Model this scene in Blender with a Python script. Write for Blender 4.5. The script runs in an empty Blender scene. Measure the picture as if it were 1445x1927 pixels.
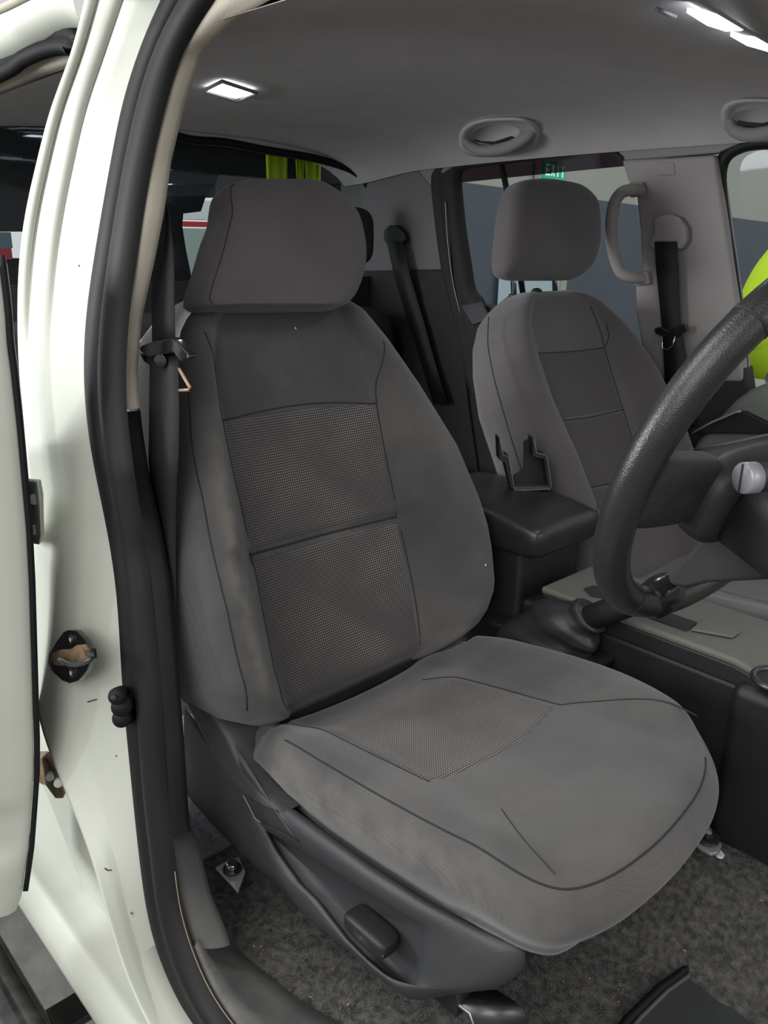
import bpy, bmesh, math, random
from math import sin, cos, pi, radians, sqrt
from mathutils import Vector as V, Matrix
random.seed(7)
S = bpy.context.scene
COL = S.collection
# ------------------------------------------------------------------ camera
CP = V((0.71388, -0.47873, 1.01201))
YAW, PIT, ROL, FPX = 0.749537, 0.318884, 0.0139, 1555.77
cd = V((-cos(YAW)*cos(PIT), sin(YAW)*cos(PIT), -sin(PIT)))
_r = cd.cross(V((0, 0, 1))).normalized(); _u = _r.cross(cd)
cr = cos(ROL)*_r + sin(ROL)*_u; cu = -sin(ROL)*_r + cos(ROL)*_u
cam = bpy.data.objects.new('camera', bpy.data.cameras.new('camera')); COL.objects.link(cam)
m = Matrix((cr, cu, -cd)).transposed().to_4x4(); m.translation = CP
cam.matrix_world = m
cam.data.sensor_fit = 'HORIZONTAL'; cam.data.sensor_width = 36; cam.data.lens = FPX*36/1445
cam.data.clip_start = .02
S.camera = cam
# ------------------------------------------------------------------ light
S.view_settings.view_transform = 'Standard'; S.view_settings.look = 'None'
S.view_settings.gamma = 1; S.view_settings.use_curve_mapping = False
S.view_settings.exposure = 0.10
W = bpy.data.worlds.new('workshop'); S.world = W; W.use_nodes = True
bg = W.node_tree.nodes['Background']; bg.inputs[0].default_value = (1.0, .99, .985, 1); bg.inputs[1].default_value = .62

def area(name, loc, target, size, power, col=(1, 1, 1), sy=None, spread=None):
    l = bpy.data.lights.new(name, 'AREA'); l.energy = power; l.size = size; l.color = col
    if sy: l.shape = 'RECTANGLE'; l.size_y = sy
    o = bpy.data.objects.new(name, l); COL.objects.link(o); o.location = loc
    o.rotation_euler = (V(target)-V(loc)).to_track_quat('-Z', 'Y').to_euler()
    if spread: l.spread = radians(spread)
    return o
area('fill_light_right', (1.4, -2.6, 2.6), (0, .3, .5), 2.4, 66, (1, .985, .985))  # unseen area light added for highlights from the open door side
area('rear_fill_light', (-1.55, -1.75, 1.15), (-.50, .2, .72), .9, 15, (.95, .98, 1), spread=80)  # unseen area light added to send daylight through the rear opening
area('fill_light_above', (-.7, -.9, 2.5), (-.4, 0, 1.1), .9, 22, (1, 1, .96))  # unseen area light added to brighten the white pillar top
area('fill_light_front', (2.6, .8, 2.0), (-.2, .6, .4), 1.6, 20, (.97, .98, 1))  # unseen area light added ahead of the car for highlights

# ------------------------------------------------------------------ pixel to plane
def ray(x, y): return cd+((x-722.5)*cr-(y-963.5)*cu)/FPX
def at(x, y, ax, val):
    w = ray(x, y); i = 'xyz'.index(ax); return CP+w*((val-CP[i])/w[i])
def on(x, y, P0, N):
    w = ray(x, y); return CP+w*((V(P0)-CP).dot(N)/w.dot(N))
def g(z):                                   # near body side, Y as a function of height
    return .22*(z-.72) if z > .72 else (-.12*(.6-z) if z < .6 else 0)
def AG(x, y, o=0):
    p = at(x, y, 'y', o)
    for _ in range(15): p = at(x, y, 'y', g(p.z)+o)
    return p
def AF(x, y, o=0):                          # far body side
    p = at(x, y, 'y', 1.46)
    for _ in range(15): p = at(x, y, 'y', 1.46-.13*max(0, p.z-.72)+o)
    return p
def interp(tab, y):
    if y <= tab[0][0]: return tab[0][1]
    for (a, va), (b, vb) in zip(tab, tab[1:]):
        if y <= b: return va+(vb-va)*(y-a)/(b-a)
    return tab[-1][1]
def sm(t): t = max(0, min(1, t)); return t*t*(3-2*t)
def spline(tab, n):                         # catmull-rom through points
    P = [V(p) for p in tab]; out = []
    P = [P[0]*2-P[1]]+P+[P[-1]*2-P[-2]]
    k = len(P)-3
    for i in range(n+1):
        f = i/n*k; j = min(int(f), k-1); t = f-j
        a, b, c, d = P[j:j+4]
        out.append(.5*((2*b)+(c-a)*t+(2*a-5*b+4*c-d)*t*t+(3*b-a-3*c+d)*t**3))
    return out

# ------------------------------------------------------------------ materials
def mat(name, col, rough=.6, metal=0, col2=None, nscale=8, bump=0, bscale=200, spec=.5, coat=0, emit=None, estr=0, detail=4, sheen=0):
    m = bpy.data.materials.new(name); m.use_nodes = True; nt = m.node_tree; b = nt.nodes['Principled BSDF']
    b.inputs['Base Color'].default_value = (*col, 1); b.inputs['Roughness'].default_value = rough
    b.inputs['Metallic'].default_value = metal; b.inputs['Specular IOR Level'].default_value = spec
    b.inputs['Coat Weight'].default_value = coat; b.inputs['Coat Roughness'].default_value = .08
    b.inputs['Sheen Weight'].default_value = sheen
    tc = nt.nodes.new('ShaderNodeTexCoord')
    if col2:
        n = nt.nodes.new('ShaderNodeTexNoise'); n.inputs['Scale'].default_value = nscale; n.inputs['Detail'].default_value = detail
        nt.links.new(tc.outputs['Object'], n.inputs['Vector'])
        r = nt.nodes.new('ShaderNodeValToRGB'); r.color_ramp.elements[0].position = .35; r.color_ramp.elements[1].position = .7
        r.color_ramp.elements[0].color = (*col, 1); r.color_ramp.elements[1].color = (*col2, 1)
        nt.links.new(n.outputs[0], r.inputs[0]); nt.links.new(r.outputs[0], b.inputs['Base Color'])
    if bump:
        n = nt.nodes.new('ShaderNodeTexNoise'); n.inputs['Scale'].default_value = bscale; n.inputs['Detail'].default_value = 2
        nt.links.new(tc.outputs['Object'], n.inputs['Vector'])
        bp = nt.nodes.new('ShaderNodeBump'); bp.inputs['Strength'].default_value = bump; bp.inputs['Distance'].default_value = .002
        nt.links.new(n.outputs[0], bp.inputs['Height']); nt.links.new(bp.outputs[0], b.inputs['Normal'])
    if emit: b.inputs['Emission Color'].default_value = (*emit, 1); b.inputs['Emission Strength'].default_value = estr
    return m
def dotted(name, base, dot, per=.0043, thr=.35):
    m = mat(name, base, .95, spec=.2, sheen=.2); nt = m.node_tree; b = nt.nodes['Principled BSDF']; N = nt.nodes.new; L = nt.links.new
    uv = N('ShaderNodeUVMap'); sp = N('ShaderNodeSeparateXYZ'); L(uv.outputs[0], sp.inputs[0])
    def math_(op, a, bb=None):
        n = N('ShaderNodeMath'); n.operation = op
        for i, q in enumerate((a, bb)):
            if q is None: continue
            if isinstance(q, (int, float)): n.inputs[i].default_value = q
            else: L(q, n.inputs[i])
        return n.outputs[0]
    k = 2*pi/per
    # staggered rows: sin(u+v) * sin(u-v)
    u = math_('MULTIPLY', sp.outputs[0], k*.5); v = math_('MULTIPLY', sp.outputs[1], k*.5)
    s = math_('MULTIPLY', math_('SINE', math_('ADD', u, v)), math_('SINE', math_('SUBTRACT', u, v)))
    n2 = N('ShaderNodeTexNoise'); n2.inputs['Scale'].default_value = 9; n2.inputs['Detail'].default_value = 5
    tc = N('ShaderNodeTexCoord'); L(tc.outputs['Object'], n2.inputs['Vector'])
    fade = N('ShaderNodeMapRange'); fade.inputs[1].default_value = .35; fade.inputs[2].default_value = .65; fade.inputs[3].default_value = .35; fade.inputs[4].default_value = 1
    L(n2.outputs[0], fade.inputs[0])
    mr = N('ShaderNodeMapRange'); mr.inputs[1].default_value = thr; mr.inputs[2].default_value = thr+.35; L(s, mr.inputs[0])
    f = math_('MULTIPLY', mr.outputs[0], fade.outputs[0])
    mx = N('ShaderNodeMix'); mx.data_type = 'RGBA'; mx.inputs[6].default_value = (*base, 1); mx.inputs[7].default_value = (*dot, 1)
    L(f, mx.inputs[0]); L(mx.outputs[2], b.inputs['Base Color'])
    bp = N('ShaderNodeBump'); bp.inputs['Strength'].default_value = .5; bp.inputs['Distance'].default_value = .0008
    L(s, bp.inputs['Height']); L(bp.outputs[0], b.inputs['Normal'])
    return m
M = {}
def weave(m, per=.0034, amt=.13, dirt=None):
    nt = m.node_tree; N = nt.nodes.new; L = nt.links.new; b = nt.nodes['Principled BSDF']; tc = N('ShaderNodeTexCoord')
    sp = N('ShaderNodeSeparateXYZ'); L(tc.outputs['Object'], sp.inputs[0]); k = 2*pi/per
    def mt(op, a, c=None):
        n = N('ShaderNodeMath'); n.operation = op
        for i, q in enumerate((a, c)):
            if q is None: continue
            if isinstance(q, (int, float)): n.inputs[i].default_value = q
            else: L(q, n.inputs[i])
        return n.outputs[0]
    x = mt('MULTIPLY', sp.outputs[0], k); y = mt('MULTIPLY', sp.outputs[1], k); z = mt('MULTIPLY', sp.outputs[2], k)
    xz = mt('ADD', x, z)
    v = mt('MULTIPLY', mt('SINE', mt('ADD', xz, y)), mt('SINE', mt('SUBTRACT', xz, y)))
    src = b.inputs['Base Color'].links[0].from_socket
    cur = src
    if dirt:
        n = N('ShaderNodeTexNoise'); n.inputs['Scale'].default_value = 4.5; n.inputs['Detail'].default_value = 9; n.inputs['Roughness'].default_value = .62
        L(tc.outputs['Object'], n.inputs['Vector'])
        mr = N('ShaderNodeMapRange'); mr.inputs[1].default_value = .50; mr.inputs[2].default_value = .72; mr.inputs[4].default_value = .75; L(n.outputs[0], mr.inputs[0])
        mx = N('ShaderNodeMix'); mx.data_type = 'RGBA'; mx.inputs[7].default_value = (*dirt, 1); L(mr.outputs[0], mx.inputs[0]); L(cur, mx.inputs[6]); cur = mx.outputs[2]
    if dirt:
        at_ = N('ShaderNodeAttribute'); at_.attribute_name = 'wear'
        n3 = N('ShaderNodeTexNoise'); n3.inputs['Scale'].default_value = 22; n3.inputs['Detail'].default_value = 7; L(tc.outputs['Object'], n3.inputs['Vector'])
        m3 = N('ShaderNodeMapRange'); m3.inputs[1].default_value = .32; m3.inputs[2].default_value = .62; L(n3.outputs[0], m3.inputs[0])
        mx2 = N('ShaderNodeMix'); mx2.data_type = 'RGBA'; mx2.inputs[7].default_value = (.165, .150, .130, 1); L(mt('MULTIPLY', at_.outputs['Fac'], m3.outputs[0]), mx2.inputs[0]); L(cur, mx2.inputs[6]); cur = mx2.outputs[2]
    hv = N('ShaderNodeHueSaturation'); L(cur, hv.inputs['Color']); L(mt('ADD', mt('MULTIPLY', v, amt), 1.0), hv.inputs['Value'])
    L(hv.outputs[0], b.inputs['Base Color'])
M['fabric'] = mat('grey_fabric', (.056, .056, .058), .95, col2=(.080, .079, .078), nscale=7, bump=.35, bscale=900, spec=.2, sheen=.25, detail=8)
M['fabric2'] = mat('warm_grey_fabric', (.074, .067, .070), .95, col2=(.092, .084, .086), nscale=7, bump=.35, bscale=900, spec=.2, sheen=.25, detail=8)
M['insert'] = dotted('dotted_fabric', (.052, .049, .049), (.36, .31, .275))
M['insert2'] = dotted('dotted_fabric_dark', (.058, .052, .055), (.085, .076, .079), per=.007)
weave(M['fabric'], dirt=(.115, .104, .094)); weave(M['fabric2'], dirt=(.085, .073, .072), amt=.08)
M['thread'] = mat('seam_thread', (.02, .02, .02), .9)
M['plastic'] = mat('charcoal_plastic', (.030, .031, .034), .5, col2=(.042, .043, .045), nscale=6, bump=.25, bscale=1200)
M['dplastic'] = mat('black_plastic', (.0095, .0095, .0105), .5, col2=(.015, .015, .016), nscale=9, bump=.2, bscale=900)
M['rubber'] = mat('black_rubber', (.0055, .0052, .0065), .6, spec=.3, bump=.1, bscale=300)
M['leather'] = mat('black_leather', (.016, .016, .017), .30, col2=(.022, .021, .021), nscale=20, bump=.22, bscale=700)
M['white'] = mat('white_paint', (.50, .52, .455), .5, col2=(.465, .485, .42), nscale=3, coat=.12)
M['deck'] = mat('olive_grey_plastic', (.125, .125, .108), .55, bump=.3, bscale=900)
M['beige'] = mat('beige_trim', (.36, .33, .27), .8, bump=.3, bscale=600)
M['headliner'] = mat('headliner_cloth', (.50, .48, .485), .97, col2=(.54, .515, .52), nscale=14, bump=.3, bscale=800, spec=.15)
M['quarter'] = mat('quarter_trim', (.15, .142, .146), .85, bump=.3, bscale=900)
M['trim'] = mat('warm_grey_trim', (.26, .24, .235), .75, bump=.3, bscale=900)
M['trimd'] = mat('dark_trim', (.020, .018, .020), .8, bump=.3, bscale=600)
M['doorcard'] = mat('door_card_plastic', (.17, .18, .16), .55, bump=.2, bscale=900)
M['carpet'] = mat('charcoal_carpet', (.045, .045, .044), 1, col2=(.13, .125, .115), nscale=95, bump=1, bscale=500, spec=.1, detail=8)
M['sillp'] = mat('dusty_sill_plastic', (.060, .060, .060), .6, col2=(.095, .094, .090), nscale=14, bump=.3, bscale=900)
M['chrome'] = mat('chrome', (.8, .8, .8), .12, 1)
M['zinc'] = mat('zinc_plated_steel', (.42, .45, .43), .45, .6, col2=(.36, .38, .36), nscale=30)
M['steel'] = mat('dark_steel', (.08, .08, .085), .35, .8)
M['rust'] = mat('rusty_steel', (.30, .21, .12), .55, .5, col2=(.12, .09, .06), nscale=60)
M['copper'] = mat('worn_copper_edge', (.55, .36, .28), .5, .4)
M['belt'] = mat('seat_belt_webbing', (.010, .010, .012), .55, bump=.4, bscale=900, spec=.4)
M['concrete'] = mat('concrete', (.20, .20, .19), .8, col2=(.30, .30, .28), nscale=14, bump=.5, bscale=60, detail=8)
M['slate'] = mat('slate_wall', (.105, .125, .155), .8, col2=(.12, .14, .17), nscale=2)
M['cream'] = mat('cream_wall', (.52, .52, .46), .85)
M['hivis'] = mat('high_visibility_cloth', (.60, .80, .02), .8, bump=.3, bscale=80)
M['lens'] = mat('lamp_lens', (1, 1, 1), .3, emit=(.86, .93, 1), estr=7)
M['silver'] = mat('silver_plastic', (.34, .35, .38), .4, .3)
M['piano'] = mat('gloss_black', (.01, .01, .011), .12, coat=.6)
M['grey_cloth'] = mat('grey_cloth', (.30, .30, .36), .9, col2=(.12, .11, .15), nscale=25)
M['skin'] = mat('skin', (.45, .28, .2), .6)
M['exitg'] = mat('exit_green', (.01, .30, .16), .5, emit=(.02, .45, .25), estr=.35)
M['lettering'] = mat('exit_white', (.8, .9, .82), .5, emit=(.75, .9, .8), estr=.5)
M['red'] = mat('red_paint', (.6, .04, .05), .5)
M['sign'] = mat('white_sign', (.85, .92, .92), .5)
M['bluegrey'] = mat('blue_grey_paint', (.16, .22, .27), .5)
M['greenish'] = mat('pale_green_paint', (.42, .52, .48), .6)
M['debris'] = mat('dry_straw', (.30, .22, .13), .9)
M['fluff'] = mat('carpet_fluff', (.13, .125, .12), 1)
def glass(name, tint, mixf):
    m = bpy.data.materials.new(name); m.use_nodes = True; nt = m.node_tree; nt.nodes.clear(); N = nt.nodes.new
    o = N('ShaderNodeOutputMaterial'); t = N('ShaderNodeBsdfTransparent'); t.inputs[0].default_value = (*tint, 1)
    gl = N('ShaderNodeBsdfGlossy'); gl.inputs['Roughness'].default_value = .03; gl.inputs[0].default_value = (.9, .95, 1, 1)
    mx = N('ShaderNodeMixShader'); mx.inputs[0].default_value = mixf
    nt.links.new(t.outputs[0], mx.inputs[1]); nt.links.new(gl.outputs[0], mx.inputs[2]); nt.links.new(mx.outputs[0], o.inputs[0])
    return m
M['glass'] = glass('window_glass', (.86, .93, .95), .012)
M['tint'] = glass('tinted_glass', (.26, .21, .24), .02)

# ------------------------------------------------------------------ object helpers
def tag(o, label=None, cat=None, group=None, kind=None):
    if label: o['label'] = label
    if cat: o['category'] = cat
    if group: o['group'] = group
    if kind: o['kind'] = kind
    return o
def thing(name, label, cat, loc=(0, 0, 0), group=None):
    o = bpy.data.objects.new(name, None); COL.objects.link(o); o.location = loc; o.empty_display_size = .05
    return tag(o, label, cat, group)
def wpos(o):
    p = V((0, 0, 0))
    while o: p += o.location; o = o.parent
    return p
def mesh(name, vs, fs, m, parent=None, smooth=True, uv=None, bevel=0, sub=0, solid=0, kind=None, label=None, bseg=2, wear=None):
    me = bpy.data.meshes.new(name)
    off = wpos(parent) if parent else V((0, 0, 0))
    vs = [V(v)-off for v in vs]
    c = V((0, 0, 0))
    for v in vs: c += v
    c /= max(1, len(vs))
    if parent is None or True:
        vs = [v-c for v in vs]
    me.from_pydata([tuple(v) for v in vs], [], fs)
    me.validate()
    bm = bmesh.new(); bm.from_mesh(me)
    bmesh.ops.recalc_face_normals(bm, faces=bm.faces)
    if uv is not None:
        lay = bm.loops.layers.uv.new('UVMap'); bm.verts.ensure_lookup_table()
        for f in bm.faces:
            for l in f.loops: l[lay].uv = uv[l.vert.index]
    for f in bm.faces: f.smooth = smooth
    bm.to_mesh(me); bm.free()
    me.materials.append(m)
    if wear:
        A = me.attributes.new('wear', 'FLOAT', 'POINT')
        for i, w in enumerate(wear): A.data[i].value = w
    o = bpy.data.objects.new(name, me); COL.objects.link(o)
    o.location = c
    if parent: o.parent = parent
    if solid:
        q = o.modifiers.new('solid', 'SOLIDIFY'); q.thickness = solid; q.offset = 0
    if bevel:
        q = o.modifiers.new('bevel', 'BEVEL'); q.width = bevel; q.segments = bseg; q.limit_method = 'ANGLE'; q.angle_limit = radians(35)
        q = o.modifiers.new('wn', 'WEIGHTED_NORMAL')
    if sub:
        q = o.modifiers.new('sub', 'SUBSURF'); q.levels = sub; q.render_levels = sub
    if kind: o['kind'] = kind
    if label: o['label'] = label
    return o
def gridf(R, C, cu_=False, cv=False):
    fs = []
    for i in range(R if cv else R-1):
        for j in range(C if cu_ else C-1):
            a = i*C+j; b = i*C+(j+1) % C; c = ((i+1) % R)*C+(j+1) % C; d = ((i+1) % R)*C+j
            fs.append((a, b, c, d))
    return fs
def grid(name, rows, m, parent=None, closed=False, caps=False, cv=False, **k):
    C = len(rows[0]); vs = [p for r in rows for p in r]; fs = gridf(len(rows), C, closed, cv)
    if caps:
        fs.append(tuple(range(C))[::-1]); n = (len(rows)-1)*C; fs.append(tuple(range(n, n+C)))
    return mesh(name, vs, fs, m, parent, **k)
def prism(name, poly, vec, m, parent=None, smooth=False, **k):
    n = len(poly); vs = [V(p) for p in poly]+[V(p)+V(vec) for p in poly]
    fs = [tuple(range(n)), tuple(range(2*n-1, n-1, -1))]+[(i, (i+1) % n, (i+1) % n+n, i+n) for i in range(n)]
    return mesh(name, vs, fs, m, parent, smooth=smooth, **k)
def frames(P, closed=False, upv=None):
    n = len(P); out = []; prev = None
    for i in range(n):
        a = P[(i-1) % n] if closed or i > 0 else P[i]; b = P[(i+1) % n] if closed or i < n-1 else P[i]
        t = (b-a)
        t = t.normalized() if t.length > 1e-9 else V((0, 0, 1))
        if upv is not None: u = (V(upv)-V(upv).dot(t)*t)
        elif prev is None: u = (V((0, 0, 1))-t.z*t) if abs(t.z) < .9 else (V((1, 0, 0))-t.x*t)
        else: u = prev-prev.dot(t)*t
        u = u.normalized() if u.length > 1e-6 else V((1, 0, 0))
        prev = u; out.append((t, u, t.cross(u)))
    return out
def tube(name, P, r, m, parent=None, n=10, closed=False, ell=1.0, upv=None, **k):
    P = [V(p) for p in P]; F = frames(P, closed, upv); rows = []
    for i, (p, (t, u, w)) in enumerate(zip(P, F)):
        rr = r(i/(len(P)-1)) if callable(r) else r
        rows.append([p+rr*cos(2*pi*j/n)*u*ell+rr*sin(2*pi*j/n)*w for j in range(n)])
    return grid(name, rows, m, parent, closed=True, caps=not closed, cv=closed, **k)
def sweep(name, P, prof, m, parent=None, upv=None, closed=False, **k):
    P = [V(p) for p in P]; F = frames(P, closed, upv)
    rows = [[p+a*u+b*w for a, b in prof] for p, (t, u, w) in zip(P, F)]
    return grid(name, rows, m, parent, closed=True, caps=not closed, cv=closed, **k)
def ribbon(name, P, width, wdir, m, parent=None, th=.0014, **k):
    P = [V(p) for p in P]; rows = []
    for i, p in enumerate(P):
        wd = wdir(i/(len(P)-1)) if callable(wdir) else V(wdir)
        t = (P[min(i+1, len(P)-1)]-P[max(i-1, 0)]).normalized(); wd = V(wd).normalized(); n_ = t.cross(wd).normalized()*th
        rows.append([p-wd*width/2+n_, p+wd*width/2+n_, p+wd*width/2-n_, p-wd*width/2-n_])
    return grid(name, rows, m, parent, closed=True, caps=True, **k)
def box(name, c, size, m, parent=None, rot=None, bevel=.003, **k):
    c = V(c); x, y, z = [s/2 for s in size]
    R = rot if rot else Matrix.Identity(3)
    vs = [c+R@V((i*x, j*y, l*z)) for i in (-1, 1) for j in (-1, 1) for l in (-1, 1)]
    fs = [(0, 1, 3, 2), (4, 6, 7, 5), (0, 4, 5, 1), (2, 3, 7, 6), (0, 2, 6, 4), (1, 5, 7, 3)]
    return mesh(name, vs, fs, m, parent, smooth=False, bevel=bevel, **k)
def disc(name, c, axis, r, h, m, parent=None, n=24, prof=None, **k):
    c = V(c); ax = V(axis).normalized(); u = ax.orthogonal().normalized(); w = ax.cross(u)
    prof = prof or [(0.001, 0), (1, 0), (1, 1), (0.001, 1)]
    rows = [[c+ax*h*b+(u*cos(2*pi*j/n)+w*sin(2*pi*j/n))*r*a for j in range(n)] for a, b in prof]
    return grid(name, rows, m, parent, closed=True, caps=True, smooth=False, bevel=min(r, h)*.15, **k)
def superell(c, ux, uy, uz, rx, ry, rz, e1=.5, e2=.5, n=40, k=28, mod=None):
    def p(v, e): return math.copysign(abs(v)**e, v)
    rows = []
    for i in range(k+1):
        ph = -pi/2+pi*i/k; row = []
        cz = p(sin(ph), e1); cc = abs(cos(ph))**e1
        for j in range(n):
            th = 2*pi*j/n; a = rx*cc*p(cos(th), e2); b = ry*cc*p(sin(th), e2); z = rz*cz
            if mod: a, b, z = mod(a, b, z)
            row.append(c+ux*a+uy*b+uz*z)
        rows.append(row)
    return rows

# ================================================================== SETTING: workshop
gp = [(-16, -8, -.52), (14, -8, -.52), (14, 26, -.52), (-16, 26, -.52)]
tag(mesh('floor', gp, [(0, 1, 2, 3)], M['concrete'], smooth=False), kind='structure')
# long wall seen through the far side windows: dark dado, cream above
zb = 1.47
def wallpt(px, py):
    w = ray(px, py); t = (zb-CP.z)/w.z; return CP+w*t
wa = wallpt(870, 343); wb = wallpt(1445, 418)
dv = (wb-wa); dv.z = 0; dv.normalize(); nv = V((dv.y, -dv.x, 0))
w0 = wa-dv*1.3; w1 = wb+dv*8; w0.z = w1.z = -.52
def wallquad(name, z0, z1, m):
    return tag(prism(name, [V((w0.x, w0.y, z0)), V((w1.x, w1.y, z0)), V((w1.x, w1.y, z1)), V((w0.x, w0.y, z1))], -nv*.12 if nv.dot(CP-wa) > 0 else nv*.12, m), kind='structure')
wallquad('wall_back_lower', -.52, zb, M['slate'])
wallquad('wall_back_upper', zb, 5.2, M['cream'])
wn = nv if nv.dot(CP-wa) > 0 else -nv
def onwall(px, py, o=0): return on(px, py, wa+wn*o, wn)
# pale doorway in that wall, seen under the passenger head restraint
dw = thing('roller_door', 'pale blue roller door low behind the passenger head restraint posts', 'door', onwall(1000, 640, .03))
pa, pb = onwall(940, 500, .05), onwall(1058, 500, .05)
mesh('door_panel', [V((pa.x, pa.y, -.5)), V((pb.x, pb.y, -.5)), V((pb.x, pb.y, pa.z)), V((pa.x, pa.y, pa.z))], [(0, 1, 2, 3)], mat('glowing_blue_panel', (.42, .55, .60), .5, emit=(.5, .65, .7), estr=.12), dw, smooth=False)  # panel glows slightly to give the brightness of the doorway
for q in (pb,):
    box('door_jamb', V((q.x, q.y, .2)), (.09, .09, 1.5), M['cream'], dw)
# exit sign
es = thing('exit_sign', 'green EXIT sign with white letters on cream workshop wall', 'sign', onwall(1040, 322, .04))
pc = onwall(1040, 322, .06)
hw = (onwall(1062, 322, .06)-onwall(1020, 322, .06)).length/2; hh = (onwall(1040, 306, .06)-onwall(1040, 340, .06)).length/2
Rw = Matrix((dv, -wn, V((0, 0, 1)))).transposed()
box('sign_box', pc, (2*hw, .05, 2*hh), M['exitg'], es, rot=Rw, bevel=.01)
def letter(ch, ox):
    segs = {'E': [(0, 0, .18, 1), (0, 0, .8, .16), (0, .42, .7, .58), (0, .84, .8, 1)], 'I': [(.3, 0, .5, 1)], 'T': [(.3, 0, .5, 1), (0, .84, .8, 1)],
            'X': None}[ch]
    vs = []; fs = []
    def q(pts):
        n = len(vs)
        for a, b in pts: vs.append(pc+wn*.034+dv*(ox+a*hw*.42)+V((0, 0, 1))*(b-.5)*hh*1.25)
        fs.append((n, n+1, n+2, n+3))
    if segs:
        for a, b, c, d in segs: q([(a, b), (c, b), (c, d), (a, d)])
    else:
        q([(0, 0), (.2, 0), (.8, 1), (.6, 1)]); q([(.6, 0), (.8, 0), (.2, 1), (0, 1)])
    mesh('letter', vs, fs, M['lettering'], es, smooth=False, solid=.004)
for i, ch in enumerate('EXIT'): letter(ch, (-.86+i*.44)*hw)
box('wall_bracket', onwall(1013, 322, .05), (.05, .05, .5), M['cream'], es, rot=Rw)
# building with a red stripe seen through the back glass, and what stands near the rear opening
def facade(name, label, cat, X, rects):
    t = thing(name, label, cat, at(rects[0][0], rects[0][1], 'x', X))
    for nm, x0, y0, x1, y1, mm in [(r[4], r[0], r[1], r[2], r[3], r[5]) for r in rects]:
        a, b = at(x0, y0, 'x', X), at(x1, y1, 'x', X)
        prism(nm, [V((X, a.y, b.z)), V((X, b.y, b.z)), V((X, b.y, a.z)), V((X, a.y, a.z))], (-.15, 0, 0), mm, t)
    return t
facade('shop_building', 'white shopfront with a red stripe seen through the back glass', 'building', -4.6,
       [(335, 375, 470, 416, 'upper_panel', M['sign']), (335, 416, 470, 429, 'red_stripe', M['red']), (335, 429, 470, 905, 'lower_panel', M['greenish'])])
facade('striped_cabinet', 'red and blue-grey striped panel at far left behind the rear compartment', 'cabinet', -1.62,
       [(-40, 436, 24, 467, 'upper_band', M['bluegrey']), (-40, 467, 24, 488, 'red_band', M['red'])])

# ================================================================== SETTING: cabin shell
# headliner
def headz(x, y):
    v = (y-.73)/.655
    return 1.315-.055*abs(v)**3-.04*abs(v)**10-.02*((x+.4)/1.0)**2-.02*sm((-1.15-x)/.3)
def AH(px, py, d=0):
    w = ray(px, py); lo, hi = .3, 3.2
    for _ in range(50):
        mid = (lo+hi)/2; p = CP+w*mid
        if p.z < headz(p.x, p.y)-d: lo = mid
        else: hi = mid
    return CP+w*lo
rows = []
for i in range(41):
    x = -1.5+2.6*i/40; row = []
    for j in range(41):
        y = .13+1.257*j/40
        row.append(V((x, y, headz(x, y))))
    rows.append(row)
grid_head = grid('ceiling', rows, M['headliner']); tag(grid_head, kind='structure')
# outer roof skin above it
rows = [[V((-1.6+2.8*i/10, .16+(k/12)*1.27, 1.375-.05*abs(2*k/12-1)**3)) for k in range(13)] for i in range(11)]
tag(grid('roof_skin', rows, M['white'], solid=.01), kind='structure')
# cabin floor carpet: flat footwell that climbs to the tunnel
rows = []; random.seed(3)
def floorz(x, y):
    t = .125*sm((y-.44)/.16)*(1-sm((y-.86)/.16))
    h = .0
    h += .05*sm((-.36-x)/.06)*0
    return t+h
for i in range(141):
    x = -1.35+2.35*i/140; row = []
    for j in range(101):
        y = .015+1.42*j/100
        row.append(V((x, y, floorz(x, y)+random.uniform(-.0016, .0016))))
    rows.append(row)
tag(grid('floor_carpet', rows, M['carpet']), kind='structure')
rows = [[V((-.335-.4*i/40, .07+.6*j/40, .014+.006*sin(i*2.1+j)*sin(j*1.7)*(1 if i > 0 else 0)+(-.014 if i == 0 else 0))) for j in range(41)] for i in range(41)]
tag(grid('floor_carpet', rows, mat('daylit_rear_carpet', (.15, .155, .17), 1, col2=(.28, .285, .31), nscale=120, bump=1, bscale=300), solid=.002), kind='structure')  # lighter carpet patch; daylight behind the seat is put into its colour
# far side wall pieces
def fpanel(name, pts, m, th=.03, o=0, parent=None, bevel=.006):
    P = [AF(x, y, o) for x, y in pts]
    return prism(name, P, (0, th, 0), m, parent, bevel=bevel)
wl = thing('wall_left', None, None, AF(1250, 500)); wl['kind'] = 'structure'
fpanel('roof_side_trim', [(690, 215), (860, 195), (1200, 190), (1480, 150), (1480, 262), (1400, 266), (1350, 288), (1175, 303), (1160, 284), (1000, 291), (850, 314), (825, 330), (812, 352), (690, 345)], mat('roof_side_cloth', (.24, .23, .23), .95), wl and .03, .004, wl)
bp = fpanel('pillar_trim', [(1166, 300), (1262, 296), (1345, 290), (1349, 320), (1366, 440), (1389, 600), (1400, 720), (1216, 720), (1203, 635), (1194, 581), (1194, 540), (1205, 509), (1203, 440), (1196, 372), (1180, 341), (1172, 315)], M['trim'], .05, -.008, wl, .01)
fpanel('trim_cap', [(1233, 306), (1268, 305), (1271, 330), (1236, 331)], M['trim'], .01, -.0105, wl, .003)
fpanel('rear_quarter_trim', [(640, 200), (700, 215), (812, 352), (830, 508), (640, 512)], M['quarter'], .03, 0, wl)
fpanel('lower_quarter_trim', [(640, 510), (832, 508), (845, 570), (868, 640), (880, 760), (900, 900), (640, 900)], M['trimd'], .04, -.003, wl)
fpanel('rear_door_trim', [(862, 575), (905, 572), (1000, 600), (1216, 655), (1216, 720), (1230, 1100), (890, 1100), (868, 700)], M['trimd'], .05, .01, wl)
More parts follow.
